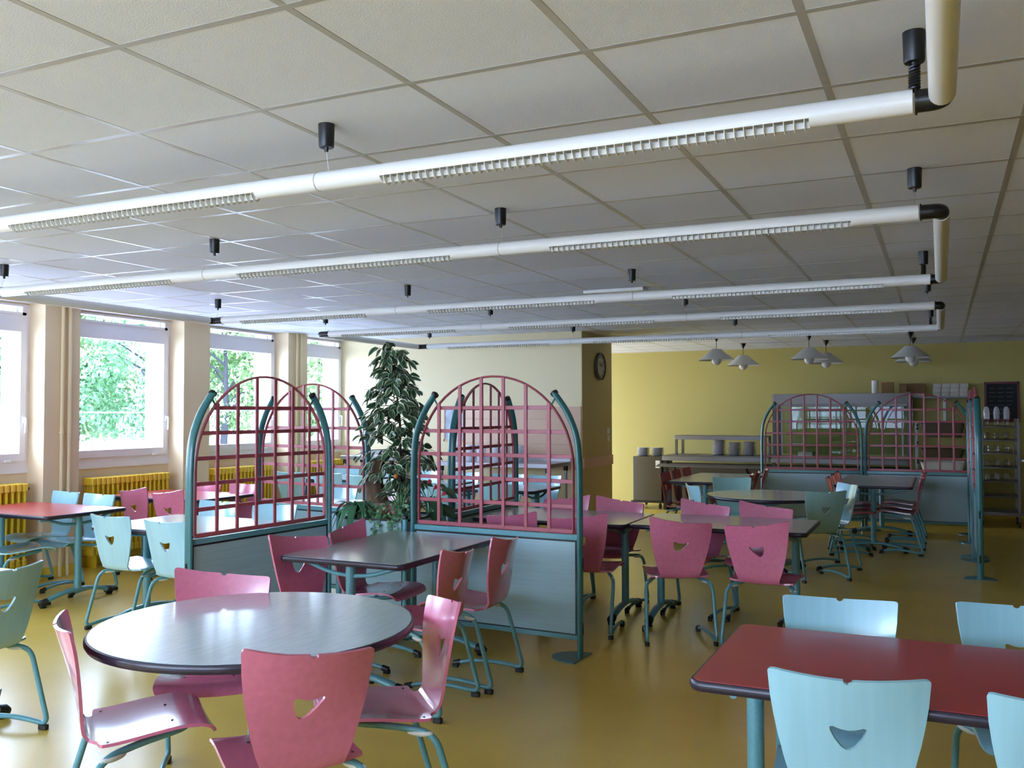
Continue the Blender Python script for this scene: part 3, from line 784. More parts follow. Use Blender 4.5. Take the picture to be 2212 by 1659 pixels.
def rect_table(cx, cy_, lx, ly, topm, label, along='x', inset=0.13, rz=0, group=None):
    t = thing('dining_table', label, 'table', (cx, cy_, 0), math.radians(rz), group)
    table_top(rr_poly(lx / 2, ly / 2, 0.05), t, topm)
    for s in (-1, 1):
        if along == 'x': c = (s * (lx / 2 - inset), 0); ax = (0, 1); L = ly - 0.14
        else: c = (0, s * (ly / 2 - inset)); ax = (1, 0); L = lx - 0.14
        MB().tube([(c[0], c[1], 0.09), (c[0], c[1], ZTAB - 0.034)], 0.0285, 16).build('leg', M['teal'], t, 60)
        foot(t, c, ax, L)
        b = MB()
        for q in (-1, 1):
            b.tube(rounded([(c[0] + ax[0] * q * 0.02, c[1] + ax[1] * q * 0.02, ZTAB - 0.105), (c[0] + ax[0] * q * 0.14, c[1] + ax[1] * q * 0.14, ZTAB - 0.095), (c[0] + ax[0] * q * 0.30, c[1] + ax[1] * q * 0.30, ZTAB - 0.045), (c[0] + ax[0] * q * 0.36, c[1] + ax[1] * q * 0.36, ZTAB - 0.044)], 0.07), 0.012, 8)
        b.build('support_bracket', M['teal'], t, 60)
    if along == 'x': r_ = MB().box(-lx / 2 + inset, lx / 2 - inset, -0.02, 0.02, ZTAB - 0.064, ZTAB - 0.035)
    else: r_ = MB().box(-0.02, 0.02, -ly / 2 + inset, ly / 2 - inset, ZTAB - 0.064, ZTAB - 0.035)
    r_.build('frame_rail', M['teal'], t, 0)
    return t
def round_table(cx, cy_, r, label):
    t = thing('round_table', label, 'table', (cx, cy_, 0))
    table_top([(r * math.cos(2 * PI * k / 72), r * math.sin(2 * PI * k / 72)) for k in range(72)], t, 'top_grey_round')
    MB().tube([(0, 0, 0.09), (0, 0, ZTAB - 0.034)], 0.030, 16).build('leg', M['teal'], t, 60)
    foot(t, (0, 0), (math.cos(0.6), math.sin(0.6)), 0.72); foot(t, (0, 0), (-math.sin(0.6), math.cos(0.6)), 0.72)
    b = MB()
    for k in range(4):
        a = 0.6 + k * PI / 2; b.tube(rounded([(0, 0, ZTAB - 0.10), (0.14 * math.cos(a), 0.14 * math.sin(a), ZTAB - 0.09), (0.34 * math.cos(a), 0.34 * math.sin(a), ZTAB - 0.044)], 0.06), 0.012, 8)
    b.build('support_bracket', M['teal'], t, 60)
round_table(-2.414, 2.798, 0.61, 'large round blue grey table in the left foreground')
round_table(-1.55, 9.23, 0.60, 'far round brown grey table between the pale chairs')
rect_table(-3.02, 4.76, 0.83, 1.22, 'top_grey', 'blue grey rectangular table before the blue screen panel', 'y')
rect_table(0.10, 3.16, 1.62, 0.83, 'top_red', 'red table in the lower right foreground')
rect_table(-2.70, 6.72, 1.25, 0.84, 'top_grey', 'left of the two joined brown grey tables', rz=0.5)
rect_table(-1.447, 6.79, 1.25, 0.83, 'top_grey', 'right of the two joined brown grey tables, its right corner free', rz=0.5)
rect_table(-2.52, 11.4, 0.86, 1.65, 'top_grey', 'brown table flanked by red chairs, left, by the serving counter', 'y')
rect_table(-0.69, 11.7, 0.82, 1.8, 'top_grey', 'brown table flanked by red chairs, in front of the back screens', 'y')
rect_table(-6.98, 5.34, 1.22, 0.80, 'top_red', 'red table at the left edge under the window pillar')
rect_table(-4.98, 5.10, 1.22, 0.85, 'top_grey', 'pale shining table behind the two blue chairs, left of the screen')
rect_table(-6.90, 6.86, 1.24, 0.80, 'top_red', 'red table before the radiator, partly behind the left screen')
rect_table(-5.0, 6.78, 1.24, 0.76, 'top_grey', 'pale table just behind the left back screen')
rect_table(-6.98, 9.60, 1.24, 0.78, 'top_grey', 'pale table in the window corner beyond the lattices')
rect_table(-5.60, 9.25, 1.20, 0.74, 'top_grey', 'pale table right behind the plant foliage')
rect_table(-4.36, 9.0, 1.10, 0.80, 'top_grey', 'pale table seen through the inner right lattice')
rect_table(-4.80, 2.82, 1.16, 0.80, 'top_grey', 'table outside the left edge, only its black foot cap shows', 'x')

# ------------------------------------------------------------------ lattice screens
def make_screen():
    W_ = 1.27; h = W_ / 2; t = empty('lattice_screen')
    for s in (-1, 1):
        pts = rounded([(s * h, 0, 0.0), (s * h, 0, 1.20), (s * (h - 0.015), 0, 1.40), (s * (h - 0.085), 0, 1.56), (s * (h - 0.175), 0, 1.675)], [0.12, 0.15, 0.12], 8)
        p = MB().tube(pts, 0.02, 14, flat=(0.018, 0.030), up=(0, 1, 0)).build('post', M['teal_dark'], t, 60)
        d = unit(pts[-1] - pts[-2])
        k = MB().tube([pts[-1] - d * 0.006, pts[-1] + d * 0.012, pts[-1] + d * 0.02], [0.026, 0.026, 0.012], 12).build('post_cap', M['black'], p)
        for zz in (0.60, 0.19):
            MB().tube([(s * (h + 0.0185), 0, zz - 0.035), (s * (h + 0.0185), 0, zz + 0.035)], 0.007, 8).build('slot', M['black'], p)
        q = []
        for k in range(13):
            a = -PI / 2 + PI * k / 12; q.append((s * (h - 0.19 * math.cos(a)), 0.14 * math.sin(a)))
        q += [(s * (h + 0.02), 0.14), (s * (h + 0.02), -0.14)]
        if s < 0: q = q[::-1]
        MB().prism(q, 0.0, 0.008).build('foot_plate', M['teal_dark'], p, 30)
        j = MB().tube([(s * (h - 0.165), 0, 1.655), (s * (h - 0.20), 0, 1.60)], 0.006, 8).build('joint_rod', M['teal_dark'], p)
    MB().bbox(-h + 0.01, h - 0.01, -0.014, 0.014, 0.742, 0.776, 0.006).build('top_rail', M['teal'], t)
    MB().bbox(-h + 0.01, h - 0.01, -0.014, 0.014, 0.115, 0.145, 0.006).build('bottom_rail', M['teal'], t)
    MB().box(-h + 0.03, h - 0.03, -0.008, 0.008, 0.150, 0.732).build('panel', M['panel'], t, 0)
    b = MB()
    b.box(-h + 0.018, h - 0.018, -0.010, 0.010, 0.730, 0.743); b.box(-h + 0.018, h - 0.018, -0.010, 0.010, 0.144, 0.152)
    b.box(-h + 0.018, -h + 0.03, -0.01, 0.01, 0.144, 0.743); b.box(h - 0.03, h - 0.018, -0.01, 0.01, 0.144, 0.743)
    b.build('panel_gasket', M['black'], t, 0)
    # arch lattice
    a_ = h - 0.045; zb, zs, zt = 0.795, 1.20, 1.795
    l_ = MB()
    arch = [(-a_, 0, zb), (-a_, 0, 1.0), (-a_, 0, zs)] + [(-a_ * math.cos(PI * k / 32), 0, zs + (zt - zs) * math.sin(PI * k / 32)) for k in range(1, 32)] + [(a_, 0, zs), (a_, 0, 1.0), (a_, 0, zb)]
    l_.tube(arch, 0.006, 8, flat=(0.0075, 0.014), up=(0, 1, 0))
    def topz(x): return zs + (zt - zs) * math.sqrt(max(0, 1 - (x / a_) ** 2))
    def halfw(z): return a_ if z <= zs else a_ * math.sqrt(max(0, 1 - ((z - zs) / (zt - zs)) ** 2))
    l_.bbox(-a_, a_, -0.012, 0.012, zb - 0.013, zb + 0.013, 0.006)
    for k in range(1, 7 + 0):
        x = -a_ + 2 * a_ * k / 7
        l_.bbox(x - 0.0125, x + 0.0125, -0.014, 0.0, zb, topz(x), 0.005)
    for k in range(1, 6):
        z = zb + 0.158 * k; w_ = halfw(z)
        l_.bbox(-w_, w_, 0.0, 0.013, z - 0.0125, z + 0.0125, 0.005)
    l_.build('arch_lattice', M['lattice'], t)
    return t
SC = None
def screen(p0, p1, label, flip=False):
    global SC
    if SC is None: SC = make_screen(); o = SC; KIDS[o.name] = kids(o)
    else: o = copy_tree(SC)
    dx, dy = p1[0] - p0[0], p1[1] - p0[1]
    o.location = ((p0[0] + p1[0]) / 2, (p0[1] + p1[1]) / 2, 0); o.rotation_euler = (0, 0, math.atan2(dy, dx))
    tag(o, label, 'partition', 'arched lattice screens'); return o
screen((-3.345, 5.49), (-2.075, 5.42), 'red lattice arch screen over a pale blue panel, in the middle of the view')
screen((-4.17, 4.22), (-4.07, 5.48), 'red lattice arch screen at the left, its panel dark grey blue')
screen((-5.42, 6.30), (-4.16, 6.13), 'red lattice arch screen behind the left one, towards the windows')
screen((-3.40, 6.13), (-3.45, 7.40), 'narrow looking red lattice arch seen through the middle screen')
screen((-2.21, 12.72), (-0.95, 12.86), 'back screen at the left, in front of the serving counter')
screen((-0.90, 12.90), (0.36, 12.94), 'back screen at the right, in front of the tray trolley')
screen((0.315, 9.49), (0.31, 10.76), 'screen seen edge on at the right, the nearer one')
screen((0.31, 10.92), (0.31, 12.18), 'screen seen edge on at the right, the farther one')

# ------------------------------------------------------------------ planter and plants
PX0, PX1, PY0, PY1, PZ = -4.01, -3.44, 5.53, 6.08, 0.79
pt = thing('planter_box', 'square pale blue planter box standing between the four screens', 'planter', ((PX0 + PX1) / 2, (PY0 + PY1) / 2, 0))
hx, hy = (PX1 - PX0) / 2, (PY1 - PY0) / 2
for (nm, a) in (('side_panel', (-hx + .03, hx - .03, -hy, -hy + .015)), ('side_panel', (-hx + .03, hx - .03, hy - .015, hy)), ('side_panel', (-hx, -hx + .015, -hy + .03, hy - .03)), ('side_panel', (hx - .015, hx, -hy + .03, hy - .03))):
    MB().box(*a, 0.12, PZ - 0.012).build(nm, M['panel'], pt, 0)
r_ = MB()
for (a, b, c, d) in ((-hx, hx, -hy, -hy + .02), (-hx, hx, hy - .02, hy), (-hx, -hx + .02, -hy, hy), (hx - .02, hx, -hy, hy)): r_.box(a, b, c, d, PZ - 0.014, PZ)
r_.build('rim', M['black'], pt, 0)
for sx_ in (-1, 1):
    for sy_ in (-1, 1):
        p = MB().tube([(sx_ * hx, sy_ * hy, 0), (sx_ * hx, sy_ * hy, PZ + 0.02)], 0.019, 12).build('corner_post', M['teal'], pt, 60)
        MB().ball((sx_ * hx, sy_ * hy, PZ + 0.02), 0.022).build('post_cap', M['black'], p)
MB().box(-hx + .02, hx - .02, -hy + .02, hy - .02, 0.70, PZ - 0.03).build('soil', M['soil'], pt, 0)

def leaf(mb, base, d, nrm, L, W_, droop=0.3, mi=0, mi_edge=None, seg=5, kind='oval'):
    d = unit(Vector(d)); nrm = Vector(nrm); side = unit(d.cross(nrm)); n2 = unit(side.cross(d))
    rows = []; base = Vector(base)
    for k in range(seg + 1):
        u = k / seg
        if kind == 'oval': w_ = W_ * math.sin(PI * min(1, u * 0.94 + 0.03)) ** 0.8 * (1 - 0.25 * u)
        elif kind == 'strap': w_ = W_ * (0.5 + 0.5 * math.sin(PI * min(1, u + 0.15))) * (1 - u ** 4)
        else: w_ = W_ * (math.sin(PI * u) ** 0.7)
        c = base + d * (L * u) - n2 * 0 + Vector((0, 0, -1)) * (L * droop * u * u)
        rows.append((c, max(w_, 0.0006)))
    b = len(mb.v)
    for c, w_ in rows:
        e = n2 * w_ * 0.25
        mb.v += [c - side * w_ + e, c - side * w_ * 0.78 + e * 0.5, c, c + side * w_ * 0.78 + e * 0.5, c + side * w_ + e]
    for k in range(seg):
        for j in range(4):
            q = mi_edge if (mi_edge is not None and j in (0, 3)) else mi
            mb.face((b + k * 5 + j, b + k * 5 + j + 1, b + (k + 1) * 5 + j + 1, b + (k + 1) * 5 + j), q)

def build_open(mb, name, mats, parent):
    me = bpy.data.meshes.new(name); me.from_pydata([tuple(v) for v in mb.v], [], mb.f)
    for m_ in mats: me.materials.append(m_)
    me.polygons.foreach_set('material_index', mb.mi); me.polygons.foreach_set('use_smooth', [True] * len(me.polygons))
    o = bpy.data.objects.new(name, me); COL.objects.link(o)
    if parent is not None: o.parent = parent
    return o

# variegated ficus
R = random.Random(11)
fx, fy = -3.66, 5.80
fc = thing('variegated_ficus', 'tall ficus with cream edged leaves rising from the planter', 'plant', (fx, fy, 0.76))
st = MB()
for a, b in (((-0.02, 0, 0), (0.03, 0.02, 0.34)), ((0.03, 0.02, 0.0), (0.00, 0.0, 0.36))):
    st.tube([a, ((a[0] + b[0]) / 2 + .012, 0.01, 0.17), b], 0.013, 8)
main = [(0, 0, 0), (0.01, 0.0, 0.35), (0.0, 0.01, 0.7), (-0.03, 0.0, 1.0), (-0.06, 0.0, 1.28)]
st.tube(main, [0.013, 0.012, 0.009, 0.006, 0.003], 8)
lf = MB()
# (height range, radius at that height, centre shift)
def env(z):
    tab = [(0.28, 0.22), (0.42, 0.35), (0.55, 0.36), (0.70, 0.25), (0.85, 0.33), (0.98, 0.24), (1.08, 0.13), (1.18, 0.14), (1.30, 0.20)]
    return interp(tab, z)
for k in range(104):
    z0 = 0.22 + 1.02 * (k / 103) ** 0.9; a = k * 2.39996 + R.uniform(-.3, .3)
    rr_ = env(z0 + 0.05) * R.uniform(0.65, 1.05)
    b0 = Vector((0.0 - 0.05 * z0, 0, z0)); tip = b0 + Vector((rr_ * math.cos(a), rr_ * math.sin(a) * 0.8, R.uniform(-0.08, 0.10)))
    mid = (b0 + tip) / 2 + Vector((0, 0, 0.06))
    pts = [b0 * (1 - t) ** 2 + mid * 2 * t * (1 - t) + tip * t * t for t in (0, .25, .5, .75, 1)]
    st.tube(pts, [0.004, 0.003, 0.0025, 0.002, 0.0012], 5)
    for q in range(R.choice((6, 7, 8))):
        t = 0.35 + 0.65 * q / 7; p = b0 * (1 - t) ** 2 + mid * 2 * t * (1 - t) + tip * t * t
        p = p + Vector((R.uniform(-.02, .02), R.uniform(-.02, .02), R.uniform(-.02, .01)))
        dv = unit(tip - b0); aa = R.uniform(-1.3, 1.3)
        d = Vector((dv.x * math.cos(aa) - dv.y * math.sin(aa), dv.x * math.sin(aa) + dv.y * math.cos(aa), R.uniform(-1.5, 0.0)))
        nr = Vector((math.cos(a) * 0.8 + R.uniform(-.5, .5), math.sin(a) * 0.8 - 0.4 + R.uniform(-.5, .5), R.uniform(0.1, 0.8)))
        leaf(lf, p, d, nr, R.uniform(0.066, 0.092), R.uniform(0.022, 0.030), 0.10, 0, 1)
st.build('branches', M['bark'], fc, 60)
build_open(lf, 'foliage', [M['leaf_dark'], M['leaf_edge']], fc)

# mossy stump
sp_ = thing('mossy_stump', 'brown mossy stump leaning in the planter left of the ficus stems', 'stump', (-3.86, 5.78, 0.74))
s_ = MB(); pts = [(0.10, 0, 0), (0.07, 0, 0.08), (0.02, 0, 0.17), (-0.01, 0, 0.27), (0.0, 0, 0.36), (0.03, 0, 0.44), (0.05, 0, 0.50)]
rings = []
for k, p in enumerate(pts):
    rad = (0.095, 0.085, 0.072, 0.062, 0.055, 0.042, 0.022)[k]
    rings.append([(p[0] + rad * (1 + 0.22 * math.sin(5 * a + k)) * math.cos(a), p[1] + rad * (1 + 0.2 * math.cos(4 * a + k)) * math.sin(a), p[2] + 0.01 * math.sin(3 * a)) for a in [2 * PI * j / 20 for j in range(20)]])
s_.loft(rings).build('stump_trunk', M['stump'], sp_, 60)

# strap-leaf dracaena at the left front
dr = thing('dracaena', 'strap leaved plant with pale striped arching leaves at the planter left corner', 'plant', (-3.91, 5.60, 0.76))
d_ = MB()
for k in range(13):
    a = 2 * PI * k / 13 + 0.25; L = R.uniform(0.30, 0.46)
    if math.sin(a) > 0.5: L *= 0.6
    leaf(d_, (0, 0, 0.08), (math.cos(a) * 0.75, math.sin(a) * 0.75, 0.95), (-math.cos(a), -math.sin(a), 0.8), L, 0.032, R.uniform(0.9, 1.7), 0, 1 if k % 2 else 0, 9, 'strap')
leaf(d_, (-0.02, -0.02, 0.10), (-0.5, -0.25, 0.55), (0.4, 0.3, 0.8), 0.42, 0.030, 1.3, 1, 0, 10, 'strap')
leaf(d_, (-0.03, -0.02, 0.06), (-0.6, -0.3, 0.35), (0.4, 0.3, 0.8), 0.40, 0.030, 1.35, 0, 1, 10, 'strap')
build_open(d_, 'foliage', [M['leaf_strap'], M['leaf_stripe']], dr)
MB().tube([(0, 0, -0.03), (0, 0, 0.10)], 0.014, 8).build('stem', M['bark'], dr)

# ivy on the front
iv = thing('ivy', 'small leaved green ivy spilling over the front rim of the planter', 'plant', (-3.70, 5.60, 0.78))
i_ = MB(); vs = MB()
def ivy_leaf(p, s, mi):
    th = R.uniform(0, 2 * PI); n_ = Vector((R.uniform(-.4, .4), -1, R.uniform(0.1, 0.9))).normalized()
    u = unit(n_.cross(Vector((math.cos(th), 0.1, math.sin(th))))); v = n_.cross(u)
    sh = [(0, -0.2), (0.45, -0.5), (0.4, -0.1), (0.9, 0.15), (0.35, 0.3), (0, 1.0), (-0.35, 0.3), (-0.9, 0.15), (-0.4, -0.1), (-0.45, -0.5)]
    b = len(i_.v); i_.v.append(Vector(p) + n_ * s * 0.1)
    for q in sh: i_.v.append(Vector(p) + u * q[0] * s + v * q[1] * s)
    for j in range(10): i_.face((b, b + 1 + j, b + 1 + (j + 1) % 10), mi)
for k in range(330):
    x = R.uniform(-0.24, 0.24); y = R.uniform(-0.075, 0.22); z = R.uniform(-0.01, 0.085) * (1.3 if y > 0 else 0.8) 
    ivy_leaf((x, y, z), R.uniform(0.016, 0.027), 1 if R.random() < 0.22 else 0)
for x0, ln in ((0.0, 0.12), (0.05, 0.09), (0.145, 0.19), (0.155, 0.14), (-0.08, 0.06), (0.20, 0.08)):
    pts = [(x0, -0.06, 0.01), (x0 + 0.01, -0.085, -0.02), (x0 + 0.008, -0.09, -ln)]
    vs.tube(pts, 0.0015, 5)
    for k in range(int(ln * 90)):
        t = k / max(1, int(ln * 90)); ivy_leaf((x0 + R.uniform(-.02, .02), -0.092, -ln * t), R.uniform(0.013, 0.024) * (1.35 if t > 0.8 else 1), 1 if R.random() < 0.5 else 0)
build_open(i_, 'foliage', [M['leaf_ivy'], M['leaf_light']], iv); vs.build('vines', M['bark'], iv)

# dieffenbachia-like mottled plant
df = thing('mottled_plant', 'plant with mottled grey green leaves beside the ficus stems', 'plant', (-3.58, 5.70, 0.76))
d_ = MB(); s_ = MB()
for k in range(26):
    a = R.uniform(0, 2 * PI); hz = R.uniform(0.05, 0.30); r0 = R.uniform(0.02, 0.10)
    p = (r0 * math.cos(a), r0 * math.sin(a), hz); s_.tube([(0, 0, 0), (p[0] * 0.4, p[1] * 0.4, hz * 0.6), p], 0.003, 5)
    leaf(d_, p, (math.cos(a), math.sin(a) * 0.8, R.uniform(-0.1, 0.5)), (0, -0.3, 1), R.uniform(0.10, 0.15), R.uniform(0.024, 0.034), 0.4, 0, None, 6)
build_open(d_, 'foliage', [M['leaf_grey']], df); s_.build('stems', M['leaf_stripe'], df)
o = MB().ball((-3.60, 5.66, 1.09), 0.018, 0.018, 0.02).build('orange_flower', M['flower_orange']); o.parent = df; o.matrix_parent_inverse = Matrix.Translation((-(-3.58), -5.70, -0.76))

# anthurium at the right
an = thing('anthurium', 'dark leaved plant with red spathes behind the left bars of the middle lattice', 'plant', (-3.46, 5.90, 0.78))
d_ = MB(); s_ = MB(); fl = MB()
for k in range(22):
    a = R.uniform(0, 2 * PI); hz = R.uniform(0.02, 0.24); r0 = R.uniform(0.03, 0.12)
    p = (r0 * math.cos(a), r0 * math.sin(a), hz); s_.tube([(0, 0, -0.03), (p[0] * 0.4, p[1] * 0.4, hz * 0.6), p], 0.003, 5)
    leaf(d_, p, (math.cos(a), math.sin(a), R.uniform(-0.2, 0.3)), (0, -0.5, 1), R.uniform(0.11, 0.17), R.uniform(0.035, 0.05), 0.5, 0, None, 6)
for p in ((0.03, -0.08, 0.26), (0.13, -0.04, 0.17), (0.09, -0.09, 0.22)):
    leaf(fl, p, (0.6, -0.3, 0.2), (0, -0.8, 0.6), 0.065, 0.024, 0.2, 0, None, 5); s_.tube([(0, 0, 0), p], 0.002, 5)
build_open(d_, 'foliage', [M['leaf_dark']], an); build_open(fl, 'red_flower', [M['flower']], an); s_.build('stems', M['leaf_stripe'], an)
lg_ = MB(); lg_.bbox(-3.80, -3.60, 5.70, 5.84, 0.80, 0.885, 0.012); lg_.box(-3.805, -3.595, 5.695, 5.845, 0.868, 0.885)
lg_.box(-3.803, -3.597, 5.697, 5.843, 0.840, 0.848)
tag(lg_.build('flower_trough', M['terracotta']), 'ribbed terracotta plastic trough half hidden among the ivy', 'flowerpot')

# ------------------------------------------------------------------ steel tables on the near back wall
def steel_table(x0, x1, y0, y1, ztop, label):
    t = thing('steel_table', label, 'table', ((x0 + x1) / 2, (y0 + y1) / 2, 0), 0, 'stainless steel serving tables')
    hx, hy = (x1 - x0) / 2, (y1 - y0) / 2
    MB().bbox(-hx, hx, -hy, hy, ztop - 0.05, ztop, 0.006).build('worktop', M['steel'], t)
    MB().box(-hx, hx, hy - 0.02, hy, ztop, ztop + 0.07).build('upstand', M['steel'], t, 0)
    for a in (-1, 1):
        for b in (-1, 1):
            l_ = MB().tube([(a * (hx - 0.05), b * (hy - 0.05), 0.03), (a * (hx - 0.05), b * (hy - 0.05), ztop - 0.05)], 0.019, 12).build('leg', M['steel'], t, 60)
            c = MB(); c.lathe([(0.030, ztop - 0.11), (0.030, ztop - 0.05)], 12, (a * (hx - 0.05), b * (hy - 0.05), 0)); c.lathe([(0.022, 0.0), (0.022, 0.03)], 12, (a * (hx - 0.05), b * (hy - 0.05), 0)); c.build('leg_collar', M['black'], l_)
steel_table(-5.75, -4.20, 9.98, 10.66, 0.94, 'stainless steel table holding the clear jugs, at the rose cladding')
steel_table(-7.45, -6.60, 10.3, 10.8, 0.97, 'stainless steel table in the window corner behind the chairs')
# jugs and cups
def make_jug():
    t = empty('water_jug')
    MB().lathe([(0.045, 0.0), (0.05, 0.01), (0.055, 0.12), (0.062, 0.20), (0.060, 0.205), (0.052, 0.12), (0.044, 0.012)], 16, cap=False).lathe([(0.045, 0.0), (0.045, 0.004)], 16).build('jug_body', M['clear_plastic'], t)
    MB().tube(rounded([(0.055, 0, 0.18), (0.10, 0, 0.17), (0.10, 0, 0.06), (0.054, 0, 0.05)], 0.03), 0.006, 6).build('jug_handle', M['clear_plastic'], t)
    return t
jg = make_jug(); KIDS[jg.name] = kids(jg)
pos = [(-5.55, 10.15), (-5.38, 10.20), (-5.20, 10.14), (-5.02, 10.2), (-4.86, 10.14), (-5.46, 10.42), (-5.11, 10.42), (-4.78, 10.40)]
for k, (x, y) in enumerate(pos):
    o = jg if k == 0 else copy_tree(jg); o.location = (x, y, 0.94); o.rotation_euler = (0, 0, 0.7 * k)
    tag(o, 'clear plastic water jug standing in the group on the steel table', 'jug', 'clear water jugs on the steel table')
for k, (x, y, h) in enumerate(((-5.62, 10.32, 0.40), (-5.30, 10.34, 0.45))):
    c = MB(); z = 0.0
    while z < h: c.lathe([(0.024, z), (0.038, z + 0.035)], 14, (x, y, 0.94)); z += 0.03
    tag(c.build('cup_stack', M['clear_plastic']), ('shorter', 'taller')[k] + ' stack of clear plastic cups on the steel table', 'cups', 'stacks of plastic cups')
gb = thing('folding_board', 'grey brown board with a slanting black strut behind the plant', 'board', (-5.98, 9.98, 0))
MB().bbox(-0.14, 0.14, -0.02, 0.02, 0.78, 1.02, 0.01).build('board_panel', M['grey_board'], gb)
MB().tube([(0.13, 0.02, 1.0), (0.32, 0.1, 0.60), (0.36, 0.12, 0.0)], 0.012, 8).build('strut', M['black'], gb)
MB().tube([(-0.12, 0.02, 0.80), (-0.14, 0.1, 0.0)], 0.012, 8).build('strut', M['black'], gb)

# ------------------------------------------------------------------ serving area
YS = 14.25
# trolley
tr = thing('plate_trolley', 'brown steel cabinet trolley carrying plates, left of the serving counter', 'trolley', (-4.30, 14.6, 0))
MB().bbox(-0.24, 0.24, -0.33, 0.33, 0.13, 0.84, 0.01).build('cabinet_body', M['steel_matte'], tr)
MB().bbox(-0.27, 0.27, -0.36, 0.36, 0.10, 0.13, 0.01).build('bumper', M['black'], tr)
MB().box(0.14, 0.21, -0.334, -0.33, 0.66, 0.78).build('notice_sticker', M['paper'], tr, 0)
for a in (-1, 1):
    for b in (-1, 1):
        c = MB().tube([(a * 0.2 - 0.012, b * 0.28, 0.045), (a * 0.2 + 0.012, b * 0.28, 0.045)], 0.045, 14).build('caster', M['black_rubber'], tr)
        MB().tube([(a * 0.2, b * 0.28, 0.05), (a * 0.2, b * 0.28, 0.11)], 0.012, 8).build('caster_stem', M['steel_dark'], c)
plate0 = None
def plate(x, y, z, label, grp, s=1.0):
    global plate0
    if plate0 is None:
        plate0 = MB().lathe([(0.045, 0.0), (0.055, 0.0), (0.078, 0.007), (0.107, 0.0135), (0.108, 0.015), (0.078, 0.011), (0.05, 0.004)], 24, cap=True).build('plate', M['china'])
        o = plate0
    else: o = plate0.copy(); COL.objects.link(o)
    o.location = (x, y, z); o.scale = (s, s, 1); tag(o, label, 'plate', grp); return o
# counters
def counter(x0, x1, label):
    t = thing('serving_counter', label, 'counter', ((x0 + x1) / 2, 14.62, 0), 0, 'self service counters')
    h = (x1 - x0) / 2
    MB().box(-h, h, -0.33, 0.36, 0.12, 0.72).build('counter_body', M['steel_matte'], t, 0)
    MB().box(-h, -h + 0.05, -0.36, -0.33, 0.0, 0.80).build('end_post', M['black'], t, 0)
    MB().bbox(-h, h, -0.42, 0.38, 0.845, 0.87, 0.006).build('worktop', M['steel_dark'], t)
    MB().bbox(-h, h, -0.44, -0.41, 0.79, 0.855, 0.008).build('front_rail', M['steel_counter'], t)
    for k in range(5):
        MB().tube([(-h - 0.03, -0.47 - 0.05 * k, 0.735 - 0.006 * k), (h, -0.47 - 0.05 * k, 0.735 - 0.006 * k)], 0.010, 8).build('tray_rail', M['steel_dark'] if k < 4 else M['steel_counter'], t)
    for a in (-0.5, 0.45):
        MB().tube(rounded([(a * h * 1.4, -0.34, 0.60), (a * h * 1.4, -0.52, 0.64), (a * h * 1.4, -0.60, 0.70)], 0.05), 0.018, 8).build('rail_bracket', M['black'], t)
    for k in range(4):
        xx = -h + 0.08 + k * (2 * h - 0.16) / 4
        MB().bbox(xx, xx + (2 * h - 0.2) / 4 - 0.03, -0.30, 0.25, 0.866, 0.876, 0.01).build('well_cover', M['steel_counter'], t)
    for a in (-1, 1): MB().box(a * (h - 0.06) - 0.03, a * (h - 0.06) + 0.03, -0.3, 0.3, 0, 0.12).build('plinth', M['black'], t, 0)
    return t
counter(-4.03, -2.36, 'steel self service counter with an over shelf and plate stacks')
counter(-2.33, -0.42, 'steel self service counter under the glass showcase')
sh = thing('over_shelf', 'steel gantry shelf standing on the left counter over the plates', 'shelf', (-3.15, 14.6, 0.87))
MB().bbox(-0.72, 0.72, -0.22, 0.22, 0.30, 0.315, 0.004).build('shelf_top', M['steel_dark'], sh)
MB().bbox(-0.72, 0.72, -0.235, -0.215, 0.25, 0.31, 0.004).build('shelf_front', M['steel_counter'], sh)
for a in (-1, 1):
    for b in (-1, 1): MB().box(a * 0.70 - 0.018, a * 0.70 + 0.018, b * 0.20 - 0.018, b * 0.20 + 0.018, 0.0, 0.30).build('shelf_post', M['steel_dark'], sh, 0)
for (x, n, nm) in ((-3.18, 24, 'left'), (-2.94, 18, 'middle'), (-2.71, 19, 'right')):
    for k in range(n): plate(x + rnd.uniform(-.003, .003), 14.48, 0.877 + 0.0112 * k, 'white plate in the %s stack under the over shelf' % nm, 'plates in the %s stack on the counter' % nm)
for (x, y, n, nm) in ((-4.43, 14.50, 13, 'left'), (-4.19, 14.50, 13, 'right')):
    for k in range(n): plate(x, y, 0.84 + 0.0105 * k, 'white plate in the %s stack on the brown trolley' % nm, 'plates in the %s stack on the trolley' % nm)
# glass showcase
gc = thing('glass_showcase', 'tall steel and glass showcase on the right counter', 'showcase', (-1.36, 14.65, 0.876))
MB().bbox(-0.97, 0.97, -0.28, 0.28, 0.80, 0.955, 0.006).build('top_fascia', M['steel_counter'], gc)
MB().box(-0.97, 0.97, -0.26, 0.26, 0.765, 0.80).build('lamp_rail', M['steel_dark'], gc, 0)
for a in (-0.95, 0.95):
    for b in (-0.25, 0.25): MB().box(a - 0.025, a + 0.025, b - 0.025, b + 0.025, 0, 0.955 if a < 0 else 0.97).build('corner_post', M['black'], gc, 0)
for a in (-0.84, 0.07, 0.86): MB().box(a - 0.012, a + 0.012, -0.262, -0.25, 0.02, 0.77).build('glass_upright', M['steel_counter'], gc, 0)
for z in (0.17, 0.34, 0.52): MB().box(-0.92, 0.92, -0.24, 0.22, z, z + 0.008).build('glass_shelf', M['showcase_glass'], gc, 0)
for a in (-0.75, 0.0, 0.75):
    for z in (0.17, 0.34, 0.52): MB().box(a - 0.02, a + 0.02, -0.255, -0.235, z - 0.006, z + 0.014).build('shelf_clip', M['black'], gc, 0)
